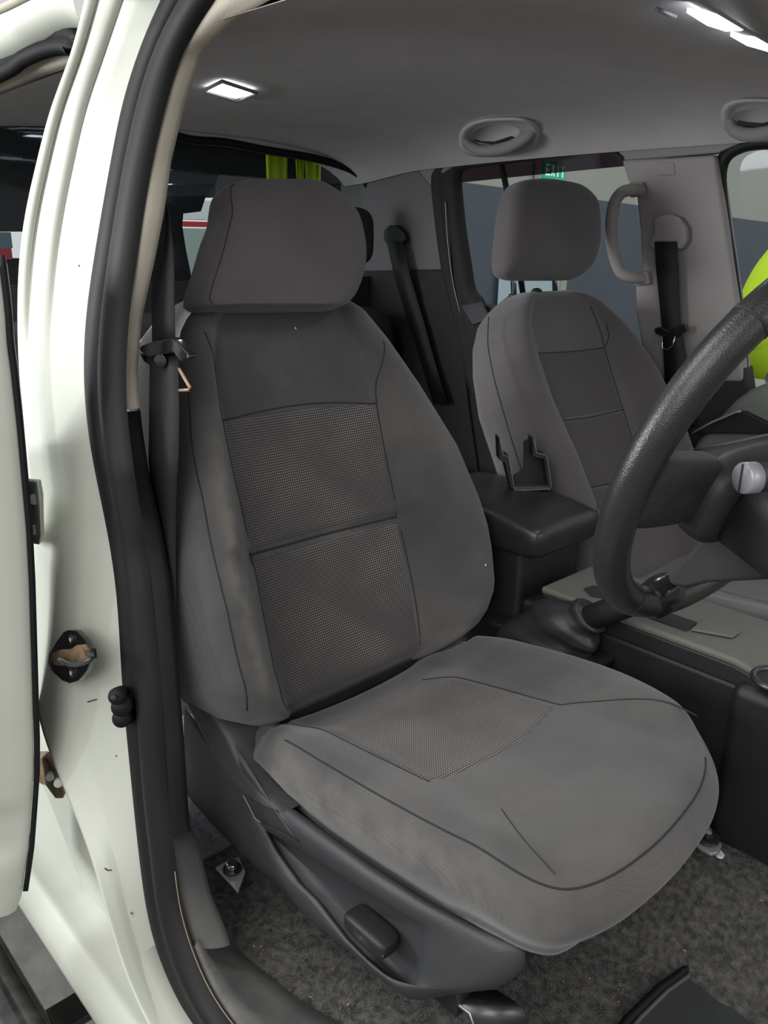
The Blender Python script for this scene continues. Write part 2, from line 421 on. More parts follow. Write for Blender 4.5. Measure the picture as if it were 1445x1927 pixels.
fpanel('lower_pillar_trim', [(1206, 650), (1300, 668), (1400, 690), (1410, 760), (1420, 1000), (1220, 1000)], M['trimd'], .05, -.004, wl)
# rear door window: frame, glass, divider, weathershield
d1 = thing('door_1', None, None, AF(1000, 450, .02)); d1['kind'] = 'structure'
fo = [(885, 740), (872, 690), (862, 640), (846, 570), (831, 500), (821, 430), (813, 350), (817, 323), (842, 307), (920, 296), (1000, 289), (1090, 282), (1146, 281), (1175, 296)]
fi = [(930, 740), (915, 650), (903, 574), (884, 545), (876, 500), (865, 430), (857, 352), (857, 328), (870, 317), (935, 308), (1010, 298), (1090, 289), (1140, 287), (1165, 305)]
A_, B_2 = spline([AF(x, y, .004) for x, y in fo], 90), spline([AF(x, y, .02) for x, y in fi], 90)
rows = []
for p, q in zip(A_, B_2):
    rows.append([p.lerp(q, f)+V((0, o, 0)) for f, o in ((0, .01), (0, -.004), (.18, -.009), (.4, -.005), (.5, .004), (.58, -.003), (.8, -.004), (1, .003), (1, .03))])
grid('window_frame', rows, M['trimd'], d1)
tube('window_channel', spline([AF(x, y, .004) for x, y in [(866, 590), (852, 530), (842, 450), (838, 380)]], 24), .0016, M['silver'], d1, n=6)
gp_ = [AF(x, y, .045) for x, y in [(838, 322), (1180, 290), (1216, 500), (1222, 680), (880, 680), (840, 480)]]
mesh('window_glass', gp_, [tuple(range(6))], M['glass'], d1, smooth=False)
mesh('weathershield', [AF(x, y, .065) for x, y in [(835, 285), (1185, 255), (1192, 311), (1080, 322), (960, 334), (845, 346)]], [tuple(range(6))], M['tint'], d1, smooth=False, solid=.002)
tube('window_divider', [AF(942, 300, .05), AF(958, 380, .05), AF(985, 560, .05)], .0085, M['rubber'], d1)
mesh('window_ledge', [AF(868, 575, -.01), AF(905, 568, -.0), AF(925, 600, -.02), AF(890, 612, -.03)], [(0, 1, 2, 3)], M['plastic'], d1, solid=.01, bevel=.003)
# front passenger door window
d2 = thing('door_2', None, None, AF(1400, 500, .02)); d2['kind'] = 'structure'
fr = [(1400, 720), (1389, 600), (1376, 500), (1364, 420), (1356, 340), (1366, 296), (1400, 274), (1450, 268), (1520, 268)]
sweep('window_seal', spline([AF(x, y, .02) for x, y in fr], 50), [(-.013, -.012), (.010, -.012), (.014, .0), (.006, .016), (-.013, .016)], M['rubber'], d2)
mesh('window_glass', [AF(x, y, .05) for x, y in [(1350, 255), (1620, 240), (1620, 800), (1400, 800)]], [(0, 1, 2, 3)], M['glass'], d2, smooth=False)
# front passenger door trim panel
dt = [(1405, 735), (1380, 752), (1340, 795), (1300, 840), (1290, 1060), (1600, 1060), (1600, 690), (1500, 700), (1445, 718)]
fpanel('door_card', dt, M['doorcard'], .06, -.02, d2, .02)
fpanel('armrest_panel', [(1302, 816), (1340, 790), (1388, 774), (1400, 775), (1475, 812), (1475, 797+20)], M['dplastic'], .02, -.04, d2, .004)
tube('chrome_strip', [AF(1302, 815, -.055), AF(1340, 794, -.055), AF(1386, 775, -.055), AF(1394, 774, -.055)], .0028, M['silver'], d2, n=6)
tube('chrome_strip', [AF(1300, 846, -.055), AF(1370, 834, -.055), AF(1445, 818, -.055), AF(1500, 806, -.055)], .0032, M['silver'], d2, n=6)
# yellow-green reflection of piping beside front window
# rear wall with back glass
bw = thing('wall_rear', None, None, (-1.45, .8, .9)); bw['kind'] = 'structure'
def bk(x, y, X=-1.42): return at(x, y, 'x', X)
top = [(240, 205), (335, 258), (420, 268), (500, 283), (580, 296), (640, 312), (672, 328), (690, 350), (700, 400), (708, 450), (716, 520)]
TP = [bk(*p) for p in top]
up_ = [V((-1.42, p.y, 1.34)) for p in TP]
up_[-4:] = [V((-1.42, 1.47, q)) for q in (1.33, 1.1, 1.02, .9)]
grid('header_panel', [TP, up_], M['headliner'], bw, solid=.02)
zbt = bk(716, 520).z
prism('lower_panel', [V((-1.42, -.02, -.4)), V((-1.42, 1.5, -.4)), V((-1.42, 1.5, zbt)), V((-1.42, -.02, zbt))], (-.03, 0, 0), M['trimd'], bw)
prism('side_panel', [V((-1.42, -.02, zbt)), V((-1.42, .16, zbt)), V((-1.42, .24, 1.34)), V((-1.42, .1, 1.34))], (-.03, 0, 0), M['trimd'], bw)
tube('window_seal', spline([p+V((.005, 0, 0)) for p in TP], 50), .012, M['rubber'], bw)
mesh('window_glass', [V((-1.44, .1, zbt)), V((-1.44, 1.5, zbt)), V((-1.44, 1.42, 1.3)), V((-1.44, .2, 1.33))], [(0, 1, 2, 3)], M['glass'], bw, smooth=False)
# cargo canopy behind the back glass
cn = thing('cargo_canopy', 'dark framed cargo canopy behind the back glass', 'canopy', (-1.9, .9, .5))
def ck(x, y, X=-1.62): return at(x, y, 'x', X)
prism('front_header', [ck(*p) for p in [(200, 180), (660, 225), (655, 345), (600, 346), (560, 340), (405, 327), (330, 318), (200, 300)]], (-.03, 0, 0), M['trimd'], cn)
prism('roof_rib', [ck(x, y, -1.66) for x, y in [(300, 317), (412, 329), (405, 345), (340, 345), (300, 345)]], (-.03, 0, 0), mat('canopy_grey', (.13, .14, .14), .6), cn)
prism('roof_rib', [ck(x, y, -1.70) for x, y in [(300, 350), (405, 340), (405, 370), (300, 378)]], (-.03, 0, 0), mat('canopy_grey', (.10, .11, .12), .6), cn)
prism('side_post', [ck(x, y, -1.64) for x, y in [(200, 375), (388, 368), (378, 398), (345, 402), (343, 425), (350, 470), (360, 520), (400, 560), (200, 560)]], (-.03, 0, 0), M['dplastic'], cn)
prism('side_post', [ck(x, y, -1.64) for x, y in [(540, 250), (558, 250), (556, 360), (540, 360)]], (-.01, 0, 0), M['trimd'], cn)
prism('side_post', [ck(x, y, -1.64) for x, y in [(602, 300), (655, 318), (678, 370), (700, 440), (712, 560), (600, 560), (606, 400)]], (-.03, 0, 0), M['trimd'], cn)
prism('side_post', [ck(x, y, -1.64) for x, y in [(-120, 300), (-20, 300), (-20, 600), (-120, 600)]], (-.03, 0, 0), M['dplastic'], cn)
prism('rear_panel', [ck(x, y, -3.4) for x, y in [(330, 300), (760, 300), (760, 372), (330, 372)]], (-.03, 0, 0), M['dplastic'], cn)
prism('front_header', [ck(x, y, -1.63) for x, y in [(-200, 90), (240, 90), (240, 436), (-200, 436)]], (-.02, 0, 0), M['trimd'], cn)
prism('front_header', [ck(x, y, -1.66) for x, y in [(-200, 486), (330, 486), (330, 760), (-200, 760)]], (-.02, 0, 0), M['trimd'], cn)
prism('bright_outside', [ck(x, y, -1.625) for x, y in [(640, 318), (656, 321), (680, 336), (694, 360), (706, 420), (716, 505), (709, 505), (700, 440), (688, 374), (664, 374)]], (-.01, 0, 0), M['sign'], cn)  # white strip painted in place of the bright outside at the glass edge
prism('bright_outside', [ck(x, y, -1.625) for x, y in [(704, 488), (707, 526), (690, 522), (700, 508)]], (-.01, 0, 0), M['sign'], cn)  # second white patch for the bright outside
prism('rear_panel', [ck(x, y, -3.5) for x, y in [(415, 340), (712, 340), (712, 620), (415, 620)]], (-.03, 0, 0), M['dplastic'], cn)
# cloth strips modelled in place of the hi-vis reflection in the back glass
vt = thing('hivis_reflection', 'yellow cloth strips standing in for a high-visibility reflection in the back glass', 'vest', ck(550, 350, -1.6))
for x0, x1, y0 in ((500, 541, 286), (556, 572, 292), (573, 604, 296)):
    rows = [[ck(x0+(x1-x0)*i/8+3*sin(i*1.3+j*.4)*(j/6), y0+(y0+70-y0)*j/6, -1.60+.006*sin(i*1.9)) for i in range(9)] for j in range(7)]
    grid('cloth_panel', rows, M['hivis'], vt, solid=.002)
# grab handles in the headliner, far side
def grab(name, label, px0, px1, yc, hgt, rise):
    cx = (px0+px1)/2; w = (px1-px0)/2
    t = thing(name, label, 'handle', AH(cx, yc, .01))
    ang = [2*pi*k/40 for k in range(40)]; rows = []
    for rr, d in ((1.16, -.002), (1.08, .007), (1.0, .010), (.90, .004), (.78, .002), (.3, .0015)):
        rows.append([AH(cx+w*rr*math.copysign(abs(cos(a))**.75, cos(a)), yc+hgt*rr*math.copysign(abs(sin(a))**.75, sin(a))+rise*cos(a)*w/70, d) for a in ang])
    grid('handle_recess', rows, M['headliner'], t, closed=True, caps=True)
    P = spline([AH(cx-w*.95, yc-hgt*.05-rise*.4, .0), AH(cx-w*.80, yc+hgt*.50, .016), AH(cx-w*.45, yc+hgt*.78, .028), AH(cx+w*.1, yc+hgt*.66, .032), AH(cx+w*.55, yc+hgt*.35+rise*.3, .026), AH(cx+w*.86, yc-hgt*.05+rise*.6, .012), AH(cx+w*.98, yc-hgt*.3+rise*.6, .0)], 30)
    tube('grip', P, lambda s: .0105+.004*sin(pi*s), M['trim'], t, n=14)
    tube('grip_slot', [AH(cx-w*.7, yc+hgt*.1, .004), AH(cx-w*.1, yc+hgt*.28, .004), AH(cx+w*.4, yc+hgt*.02, .004)], .007, M['trimd'], t, n=10)
grab('grab_handle', 'folded grab handle above the rear passenger window', 872, 1006, 258, 33, -6)
grab('grab_handle', 'folded grab handle above the front passenger window, cut by the photo edge', 1366, 1520, 226, 36, 6)
# upright pillar handle on the far B-pillar
ph = thing('pillar_handle', 'upright grey assist handle on the passenger side pillar', 'handle', AF(1180, 440, -.03))
P = spline([AF(1208, 358, -.012), AF(1190, 357, -.04), AF(1168, 364, -.052), AF(1154, 390, -.056), AF(1150, 440, -.056), AF(1156, 480, -.056), AF(1168, 512, -.052), AF(1190, 522, -.04), AF(1216, 524, -.012)], 44)
tube('grip', P, lambda s: .0125+.0025*sin(pi*s), M['trim'], ph, n=14)
fpanel('mounting_foot', [(1180, 345), (1208, 342), (1211, 368), (1184, 372)], M['trim'], .012, -.022, ph, .004)
fpanel('mounting_foot', [(1188, 512), (1219, 510), (1222, 535), (1192, 538)], M['trim'], .012, -.022, ph, .004)
# cabin lamps
def lamp(name, label, P0, rects, surf, pw):
    t = thing(name, label, 'lamp', P0)
    for pts in rects:
        P = [surf(x, y) for x, y in pts]
        prism('lens', P, (0, 0, .006), M['lens'], t)
    c = sum((surf(x, y) for x, y in rects[0]), V((0, 0, 0)))/len(rects[0])
    l = bpy.data.lights.new(name+'_light', 'AREA'); l.energy = pw; l.size = .06; l.color = (.85, .92, 1)
    o = bpy.data.objects.new(name+'_light', l); COL.objects.link(o); o.location = c+V((0, 0, -.012))-P0; o.parent = t
    return t
sz = lambda x, y: AH(x, y, .008)
t = lamp('dome_lamp', 'lit dome lamp in the headliner above the driver head restraint', sz(435, 172), [[(390, 170), (420, 157), (476, 174), (445, 186)]], sz, .55)
tube('bezel', [sz(384, 170), sz(418, 153), sz(482, 174), sz(446, 190)], .004, M['trim'], t, closed=True)
sf = lambda x, y: AH(x, y, .014)
t = lamp('map_lamp', 'bright twin map lamps in the front roof console', sf(1380, 60), [[(1292, 24), (1320, 32), (1345, 28), (1357, 22), (1380, 32), (1408, 50), (1395, 58), (1365, 59), (1330, 48)], [(1374, 68), (1400, 73), (1445, 68), (1500, 70), (1480, 110), (1440, 96), (1405, 86)]], sf, .8)
prism('console_housing', [sf(x, y)+V((0, 0, .007)) for x, y in [(1200, -20), (1225, 12), (1290, 18), (1420, 100), (1540, 150), (1700, 0), (1500, -200)]], (0, 0, .03), M['trim'], t, bevel=.008)
tube('switch_strip', [sf(1235, 24)+V((0, 0, .004)), sf(1270, 38)+V((0, 0, .004))], .003, M['silver'], t)

# ================================================================== CAR BODY (near side)
cb = thing('car', 'white painted car body with door pillar and sill around the open doorway', 'car body', (-.4, -.05, .3))
SO = [(-60, 345), (0, 309), (100, 267), (200, 236), (300, 217), (400, 199), (500, 182), (600, 168), (700, 164), (800, 171), (900, 189), (1000, 211), (1100, 227), (1200, 233), (1300, 238), (1400, 248), (1500, 258), (1600, 268), (1700, 281), (1750, 292), (1800, 307), (1850, 329), (1900, 355), (1927, 372), (2000, 430), (2100, 540)]
SI = [(-60, 450), (0, 400), (100, 340), (200, 311), (300, 287), (400, 269), (500, 256), (600, 242), (700, 236), (770, 238), (800, 241), (900, 254), (1000, 271), (1100, 284), (1200, 293), (1300, 304), (1400, 309), (1500, 315), (1600, 329), (1700, 339), (1750, 351), (1800, 369), (1850, 390), (1900, 415), (1927, 440), (2000, 505), (2100, 620)]
LE = [(-60, 175), (0, 160), (60, 145), (100, 137), (200, 95), (300, 71), (400, 47), (500, 35), (600, 33), (700, 36), (800, 46), (900, 54), (1000, 64), (1060, 66), (1100, 60), (1150, 56), (1200, 56), (1250, 59), (1300, 64), (1350, 70), (1400, 88), (1450, 105), (1500, 130), (1550, 148), (1600, 169), (1700, 197), (1800, 225), (1850, 242), (1900, 266), (1927, 277), (2000, 320), (2100, 400)]
TR = [(-60, 600), (0, 505), (40, 440), (100, 381), (200, 347), (300, 323), (400, 309), (500, 289), (600, 267), (700, 259), (770, 264), (800, 267), (900, 282), (1000, 305), (1100, 322), (1200, 331), (1300, 339), (1400, 347), (1500, 353), (1560, 358), (1600, 376), (1700, 402), (1750, 425), (1790, 437)]
ys = list(range(-60, 2101, 20))
def smooth_tab(tab):
    out = []
    P_ = {}
    for y in ys: out.append(sum(interp(tab, y+d)*w for d, w in ((-80, 1), (-60, 2), (-40, 3), (-20, 4), (0, 5), (20, 4), (40, 3), (60, 2), (80, 1)))/25)
    return out
so, si, le = smooth_tab(SO), smooth_tab(SI), smooth_tab(LE)
rows = []
for i, y in enumerate(ys):
    a = AG(so[i], y, .0); b = AG(le[i], y, -.06); wdt = so[i]-le[i]
    row = [a+V((.004, .012, 0)), a+V((0, -.001, 0))]
    # stepped jamb: flat next to the seal, soft crease, flange
    up = sm((700-y)/300)                               # upper pillar has pressed steps
    for f, o in ((.06, 0.0), (.30, .0005), (.50, .001), (.53, .001+.003*up), (.56, .001), (.66, .0), (.80, 0), (.82, .004*up), (.86, .004*up), (.88, 0), (.965, .0)):
        px = so[i]-wdt*f
        p = AG(px, y, -.06*f+o)
        row.append(p)
    row += [b, b+V((-.010, .006, 0)), b+V((-.014, .030, 0)), b+V((-.014, .075, 0))]
    rows.append(row)
grid('pillar_panel', rows, M['white'], cb, solid=.0015)
# weatherstrip
rows = []
for i, y in enumerate(ys):
    a = AG(so[i], y); b = AG(si[i], y); row = []
    for f, o in ((-.02, .006), (0, .002), (.03, -.008), (.12, -.012), (.27, -.012), (.36, -.006), (.42, .004), (.47, -.004), (.52, -.014), (.62, -.019), (.76, -.021), (.9, -.017), (.98, -.008), (1.0, .0)):
        row.append(a.lerp(b, f)+V((0, o, 0)))
    rows.append(row)
grid('weatherstrip', rows, M['rubber'], cb)
# beige pillar trim and the black trim below it
def trimstrip(name, y0, y1, m, oin, bulge=.010):
    rows = []; y = y0
    while y <= y1:
        l = interp(list(zip(ys, si)), y); r = interp(TR, y)
        a = AG(l-3, y, .004); b = AG(r, y, oin); row = []
        for k in range(9):
            f = k/8; row.append(a.lerp(b, f)+V((.004, -bulge, 0))*sin(pi*f)**.7)
        row.append(b+V((-.03, .01, 0))); rows.append(row); y += 18
    return grid(name, rows, m, cb)
trimstrip('pillar_trim', -60, 768, M['beige'], .026)
trimstrip('lower_pillar_trim', 772, 1570, M['dplastic'], .035)
trimstrip('kick_trim', 1562, 1790, M['sillp'], .05, .006)
# sill scuff plate
SR = [(1780, 437), (1800, 462), (1840, 512), (1880, 562), (1927, 640), (2000, 760), (2100, 930)]
rows = []
for y in range(1784, 2100, 16):
    l = interp(list(zip(ys, si)), y); a = AG(l, y, .002)
    # matching far edge: same X, on the carpet edge
    yr = y-45+((y-1784)*.12); b = at(interp(SR, yr), yr, 'z', .006)
    rows.append([a+V((0, 0, -.02)), a, a+V((0, .006, .010)), a.lerp(b, .3)+V((0, 0, .006)), a.lerp(b, .7)+V((0, 0, .002)), b, b+V((0, 0, -.03))])
grid('scuff_plate', rows, mat('worn_scuff_plastic', (.085, .085, .085), .9, col2=(.14, .137, .13), nscale=18, bump=.3, bscale=700, detail=8), cb)
tube('dirt_line', [AG(interp(list(zip(ys, si)), y)-4, y, -.012) for y in range(1640, 2000, 20)], .0007, M['debris'], cb, n=5)
# striker plate
stp = [(133, 1184), (148, 1186), (166, 1205), (176, 1222), (178, 1238), (168, 1262), (152, 1280), (136, 1285), (122, 1280), (102, 1262), (95, 1246), (97, 1228), (112, 1204), (124, 1188)]
P = [AG(x, y, -.050) for x, y in stp]
pn = (P[4]-P[10]).cross(P[0]-P[7]).normalized()
if pn.dot(CP-P[0]) < 0: pn = -pn
sk = prism('door_striker', [p-pn*.004 for p in P], pn*.008, M['piano'], cb, bevel=.001)
def sp(x, y, h): return on(x, y, P[0]+pn*h, pn)
off = lambda pts, h: [sp(x, y, h) for x, y in pts]
prism('striker_body', off([(103, 1240), (106, 1228), (118, 1222), (138, 1221), (150, 1213), (164, 1212), (171, 1222), (173, 1236), (160, 1246), (140, 1248), (120, 1252), (108, 1250)], .004), pn*.006, M['rust'], sk, bevel=.0015)
tube('striker_loop', spline([sp(112, 1240, .01), sp(120, 1244, .024), sp(132, 1251, .033), sp(150, 1249, .035), sp(166, 1243, .033), sp(172, 1236, .024), sp(164, 1228, .010)], 24), .0036, M['steel'], sk, n=10)
for q in ((136, 1203), (137, 1266)):
    c = sp(*q, .004); disc('screw', c, pn, .0075, .003, M['steel'], sk); disc('screw_socket', c+pn*.0025, pn, .0035, .001, mat('pink_paint_mark', (.45, .3, .36), .6), sk)
for nm, pts in (('paint_scratch', [(165, 1321), (182, 1316)]), ('paint_scratch', [(197, 1634), (203, 1638)]), ('paint_scratch', [(204, 1638), (210, 1637)]), ('rust_speck', [(148, 499), (150, 501)]), ('rust_speck', [(218, 1422), (221, 1423)]), ('rust_speck', [(246, 1718), (249, 1719)]), ('rust_speck', [(109, 1010), (110, 1011)])):
    tube(nm, [AG(x, y, -.06*(so[min(range(len(ys)), key=lambda k: abs(ys[k]-y))]-x)/max(1, so[min(range(len(ys)), key=lambda k: abs(ys[k]-y))]-le[min(range(len(ys)), key=lambda k: abs(ys[k]-y))])) for x, y in pts], .0009 if nm == 'paint_scratch' else .0014, M['dplastic'] if nm == 'paint_scratch' else M['rust'], cb, n=5)
# rubber door switch beside the seal
sw = tube('rubber_plug', [AG(228, 1306, -.02), AG(220, 1310, -.045)], .012, M['rubber'], cb, n=16)
tube('rubber_plug', [AG(238, 1322, -.015), AG(228, 1330, -.04)], .014, M['rubber'], cb, n=16)
tube('rubber_plug', [AG(240, 1346, -.015), AG(228, 1352, -.035)], .013, M['rubber'], cb, n=16)
tube('plug_hole', [AG(216, 1313, -.045), AG(215, 1313.5, -.049)], .005, M['dplastic'], cb, n=12)
# hinges of the rear door
hp = lambda x, y: at(x, y, 'y', -.085)
prism('upper_hinge', [hp(x, y) for x, y in [(40, 905), (70, 907), (75, 935), (77, 1010), (73, 1026), (40, 1020)]], (-.012, .01, 0), M['white'], cb, bevel=.002)
for y in (938, 995): disc('hinge_bolt', hp(64, y), (.9, -.4, 0), .008, .006, M['zinc'], cb)
prism('lower_hinge', [at(x, y, 'y', -.10) for x, y in [(60, 1425), (85, 1425), (98, 1445), (112, 1460), (124, 1490), (118, 1504), (104, 1504), (86, 1480), (60, 1470)]], (-.015, .012, 0), M['rust'], cb, bevel=.003)
for q in ((94, 1458), (110, 1470)): disc('hinge_bolt', at(*q, 'y', -.105), (.9, -.4, 0), .007, .008, M['white'], cb)
# body side behind the pillar, down to the rocker
rows = []
for i, x in enumerate([-1.3, -1.0, -.8, -.6, -.45, -.3, -.15, 0, .2, .5]):
    rows.append([V((x, -.02, -.02)), V((x, -.05, -.035)), V((x, -.085, -.05)), V((x, -.112, -.062)), V((x, -.118, -.060)), V((x, -.126, -.066)), V((x, -.140, -.085)), V((x, -.146, -.12)), V((x, -.135, -.165)), V((x, -.10, -.19)), V((x, -.02, -.20))])
grid('sill_panel', rows, M['white'], cb)
rows = []
for y, xl in ((1380, 70), (1440, 95), (1500, 120), (1560, 148), (1620, 172), (1700, 197), (1780, 218), (1860, 246)):
    b = AG(xl+10, y, -.045); rows.append([V((b.x+.01, -.03, b.z)), V((b.x-.03, -.05, b.z-.0)), V((b.x-.09, -.06, b.z-.03)), V((b.x-.16, -.07, max(-.04, b.z-.05))), V((b.x-.26, -.075, max(-.05, b.z-.06)))])
grid('pillar_base_panel', rows, M['white'], cb)
# roof side rail above the rear opening
rr = []
for x in range(-160, 175, 12):
    y = interp([(-160, 175), (0, 104), (60, 72), (110, 48), (140, 46), (175, 60)], x)
    a = at(x, y, 'y', .075)
    rr.append([a+V((0, .03, -.002)), a+V((0, .0, .0)), a+V((0, -.012, .012)), a+V((0, -.016, .03)), a+V((0, -.002, .06)), a+V((0, .03, .075)), a+V((0, .09, .09))])
grid('roof_rail', rr, M['white'], cb)
P = spline([at(x, y, 'y', .095) for x, y in [(-160, 200), (0, 128), (50, 96), (90, 78), (125, 72), (145, 84), (138, 110)]], 50)
sweep('rear_weatherstrip', P, [(-.022, -.004), (-.018, .010), (-.004, .012), (.0, .004), (.004, .012), (.018, .010), (.020, -.006)], M['rubber'], cb, upv=(0, .2, 1))
P = spline([at(x, y, 'y', .13) for x, y in [(-160, 215), (0, 150), (60, 122), (120, 100), (160, 88)]], 30)
sweep('rear_header_trim', P, [(-.018, -.01), (-.018, .01), (.018, .01), (.018, -.01)], M['beige'], cb, upv=(0, .2, 1))
tube('roof_gutter', spline([at(x, y, 'y', -.02) for x, y in [(-100, 60), (0, 18), (45, -4), (90, -26)]], 16), .005, M['beige'], cb)

tube('cant_rail', [V((-.48, .115, 1.335)), V((-.2, .125, 1.345)), V((.9, .125, 1.335))], .042, M['white'], cb, n=20)  # unseen rail added to block light at the roof gap
# side step and its bracket
ss = thing('side_step', 'scuffed glossy black tubular side step below the sill', 'side step', (-.5, -.23, -.3))
st = at(60, 1845, 'z', -.20)
tube('step_tube', [V((x, -.215, -.245)) for x in (-1.3, -1.0, -.7, -.4, -.1, .3)], .050, mat('scuffed_black_paint', (.012, .012, .013), .22, col2=(.05, .045, .04), nscale=30, coat=.5), ss, n=32)
box('step_bracket', (-.47, -.12, -.30), (.06, .24, .02), M['piano'], ss, bevel=.004)
# open rear door
dn = V((.91, -.41, 0)).normalized(); d0 = V((-.40, -.12, .47)); dd = V((-.41, -.91, 0)).normalized()
rd = thing('rear_door', 'white rear door standing open at the left edge', 'car door', d0-V((0, 0, .45)))
DE = [(480, -4), (560, 6), (600, 10), (650, 13), (700, 20), (800, 31), (900, 40), (1000, 49), (1100, 54), (1200, 57), (1300, 60), (1400, 63), (1460, 63), (1520, 59), (1600, 53), (1650, 46), (1690, 40), (1728, 26)]
rows = []
DE2 = DE
for y in range(500, 1729, 14):
    e = on(interp(DE2, y), y, d0, dn); row = []
    crease = .012*sm((y-1500)/40)*(1-sm((y-1590)/30))-.006*sm((y-1590)/60)
    for f in (0, .004, .012, .03, .08, .16, .3, .5, .75):
        row.append(e+dd*f-dn*(crease*min(1, f/.05)+.006*(1-min(1, f/.012))**2))
    rows.append(row)
grid('outer_skin', rows, M['white'], rd)
P = [on(interp(DE, y)+6, y, d0, dn)-dn*.008 for y in range(480, 1700, 20)]
sweep('door_edge_seal', P, [(-.005, -.004), (-.005, .004), (.005, .004), (.005, -.004)], M['rubber'], rd, upv=tuple(dn))
rows = [[on(interp(DE, y)+1, y, d0, dn)-dn*.01, on(interp(DE, y)+1, y, d0, dn)-dn*.10] for y in range(500, 1700, 40)]
grid('door_edge_panel', rows, M['dplastic'], rd)

# ================================================================== SEATS
def I(tab):
    return lambda s: interp(tab, s)
class Back:
    tuck_wear = False
    def __init__(s, B, cy, lean, w, hb, flat=.13, dish=.012, top=.67, tk=.10):
        s.B = V((B[0], 0, B[1])); s.cy = cy; s.R = V((-sin(lean), 0, cos(lean))); s.N = V((cos(lean), 0, sin(lean)))
        s.w = I(w); s.hb = I(hb); s.flat = flat; s.dish = dish; s.top = top; s.tk = tk
    def ff(s, q):     # roundness at top / bottom
        k = 0
        if q > s.top-.05: k = (q-(s.top-.05))/.05
        if q < .03: k = (.03-q)/.05
        return sqrt(max(0, 1-min(1, k)**2))
    def h(s, a, q):
        w, hb = s.w(q), s.hb(q); A = abs(a); pk = w-.045
        f0 = min(s.flat, pk-.03)
        if A < pk: v = hb*sm((A-f0)/(pk-f0))-s.dish*(1-(A/f0)**2 if A < f0 else 0)*sm((q-.02)/.08)*(1-sm((q-.5)/.1))
        else:
            k = min(1, (A-pk)/.045); v = hb-.045*(1-sqrt(max(0, 1-k*k)))
        v -= .006*math.exp(-((q-.252+.05*(abs(a)-.16)*0)/.010)**2)*(1 if A < .165 else math.exp(-((A-.165)/.01)**2)) if getattr(s, 'tuck', True) else 0
        hm = -.05
        return hm+(v-hm)*s.ff(q)
    def P(s, a, q, d=0): return V((0, s.cy+a, 0))+s.B+s.R*q+s.N*(s.h(a, q)+d)
    def px(s, x, y, h=0):    # pixel -> (a, s)
        for _ in range(6):
            p = on(x, y, s.B+s.N*h, s.N); a = p.y-s.cy; q = (p-s.B-s.N*h).dot(s.R); h = s.h(max(-.20, min(.20, a)), max(0, min(s.top-.06, q)))
        return a, q
    def build(s, root, m, sides=1):
        qs = [-.02+(s.top+.02)*i/110 for i in range(111)]; rows = []; wr = []
        for q in qs:
            w = s.w(q); row = []
            for j in range(101):
                v = -1+2*j/100; a = w*math.copysign(1-(1-abs(v))**1.25, v); row.append(s.P(a, q)); wr.append(.85*math.exp(-((a+w-.052)/.020)**2)*sm((q-.04)/.06)*(1-sm((q-.36)/.16)) if s.tuck_wear else 0)
            f = s.ff(q); hm = -.05; hs = s.hb(q)-.045
            base = lambda a, h_: V((0, s.cy+a, 0))+s.B+s.R*q+s.N*(hm+(h_-hm)*f)
            n = 6
            for k in range(1, n+1): row.append(base(w+.006*sin(pi*k/n), hs+(-s.tk-hs)*k/n))
            for k in range(1, 9): row.append(base(w-.01-(2*w-.02)*k/9, -s.tk-.012))
            for k in range(n): row.append(base(-w-.006*sin(pi*(n-k)/n), -s.tk+(hs+s.tk)*k/n))
            wr += [0]*(len(row)-101); rows.append(row)
        return grid('backrest', rows, m, root, closed=True, caps=True, wear=wr)
    def patch(s, root, name, c, m, d=.0018, n=40, k=40, curve=0):
        # c: four corners (a,s): TL, TR, BR, BL
        rows = []; uv = []
        for i in range(k+1):
            t = i/k; row = []
            L = V(c[0]).lerp(V(c[3]), t); R_ = V(c[1]).lerp(V(c[2]), t)
            for j in range(n+1):
                u = j/n; p = L.lerp(R_, u); q = p.y+curve*4*u*(1-u)*(1-t)
                e = min(u, 1-u, t, 1-t); dd_ = d*sm(e/.03)-.0012*(1-sm(e/.03))
                row.append(s.P(p.x, q, dd_)); uv.append((p.x, q))
            rows.append(row)
        return grid(name, rows, m, root, uv=uv)
    def seam(s, root, pts, name='seam', r=.0011, d=.0002, n=30):
        P2 = spline([V((a, q, 0)) for a, q in pts], n)
        return tube(name, [s.P(p.x, p.y, d) for p in P2], r, M['thread'], root, n=6)

def headrest(root, c, R, N, rx, ry, rz, m, wedge=.5, e=.42, name='head_restraint', taper=.10, dt=.28, btaper=.03, seamj=None):
    Yv = V((0, 1, 0))
    def mod(a, b, z):   # a lateral, b forward, z up
        t = z/rz
        a *= 1-taper*max(0, t)**2-btaper*max(0, -t)**2
        b = b*(1-dt*t)+.012*wedge*(-t) if b < 0 else b*(1-.12*t)+.012*wedge*(-t)
        if b > 0: b += .006*(1-(a/rx)**2)
        z += -.012*(a/rx)**2*(1 if t > 0 else .6)
        return a, b, z
    rows = superell(c, Yv, N, R, rx, ry, rz, .40, e, 64, 40, mod)
    if seamj is not None:
        P = []
        for i in range(7, 34):
            jf = seamj+5.5*(1-(i-7)/26); j0 = int(jf); p = rows[i][j0].lerp(rows[i][j0+1], jf-j0); P.append(p+(p-c).normalized()*.0003)
        tube('seam', P, .0009, M['thread'], root, n=5)
    return grid(name, rows, m, root, closed=True, caps=True)

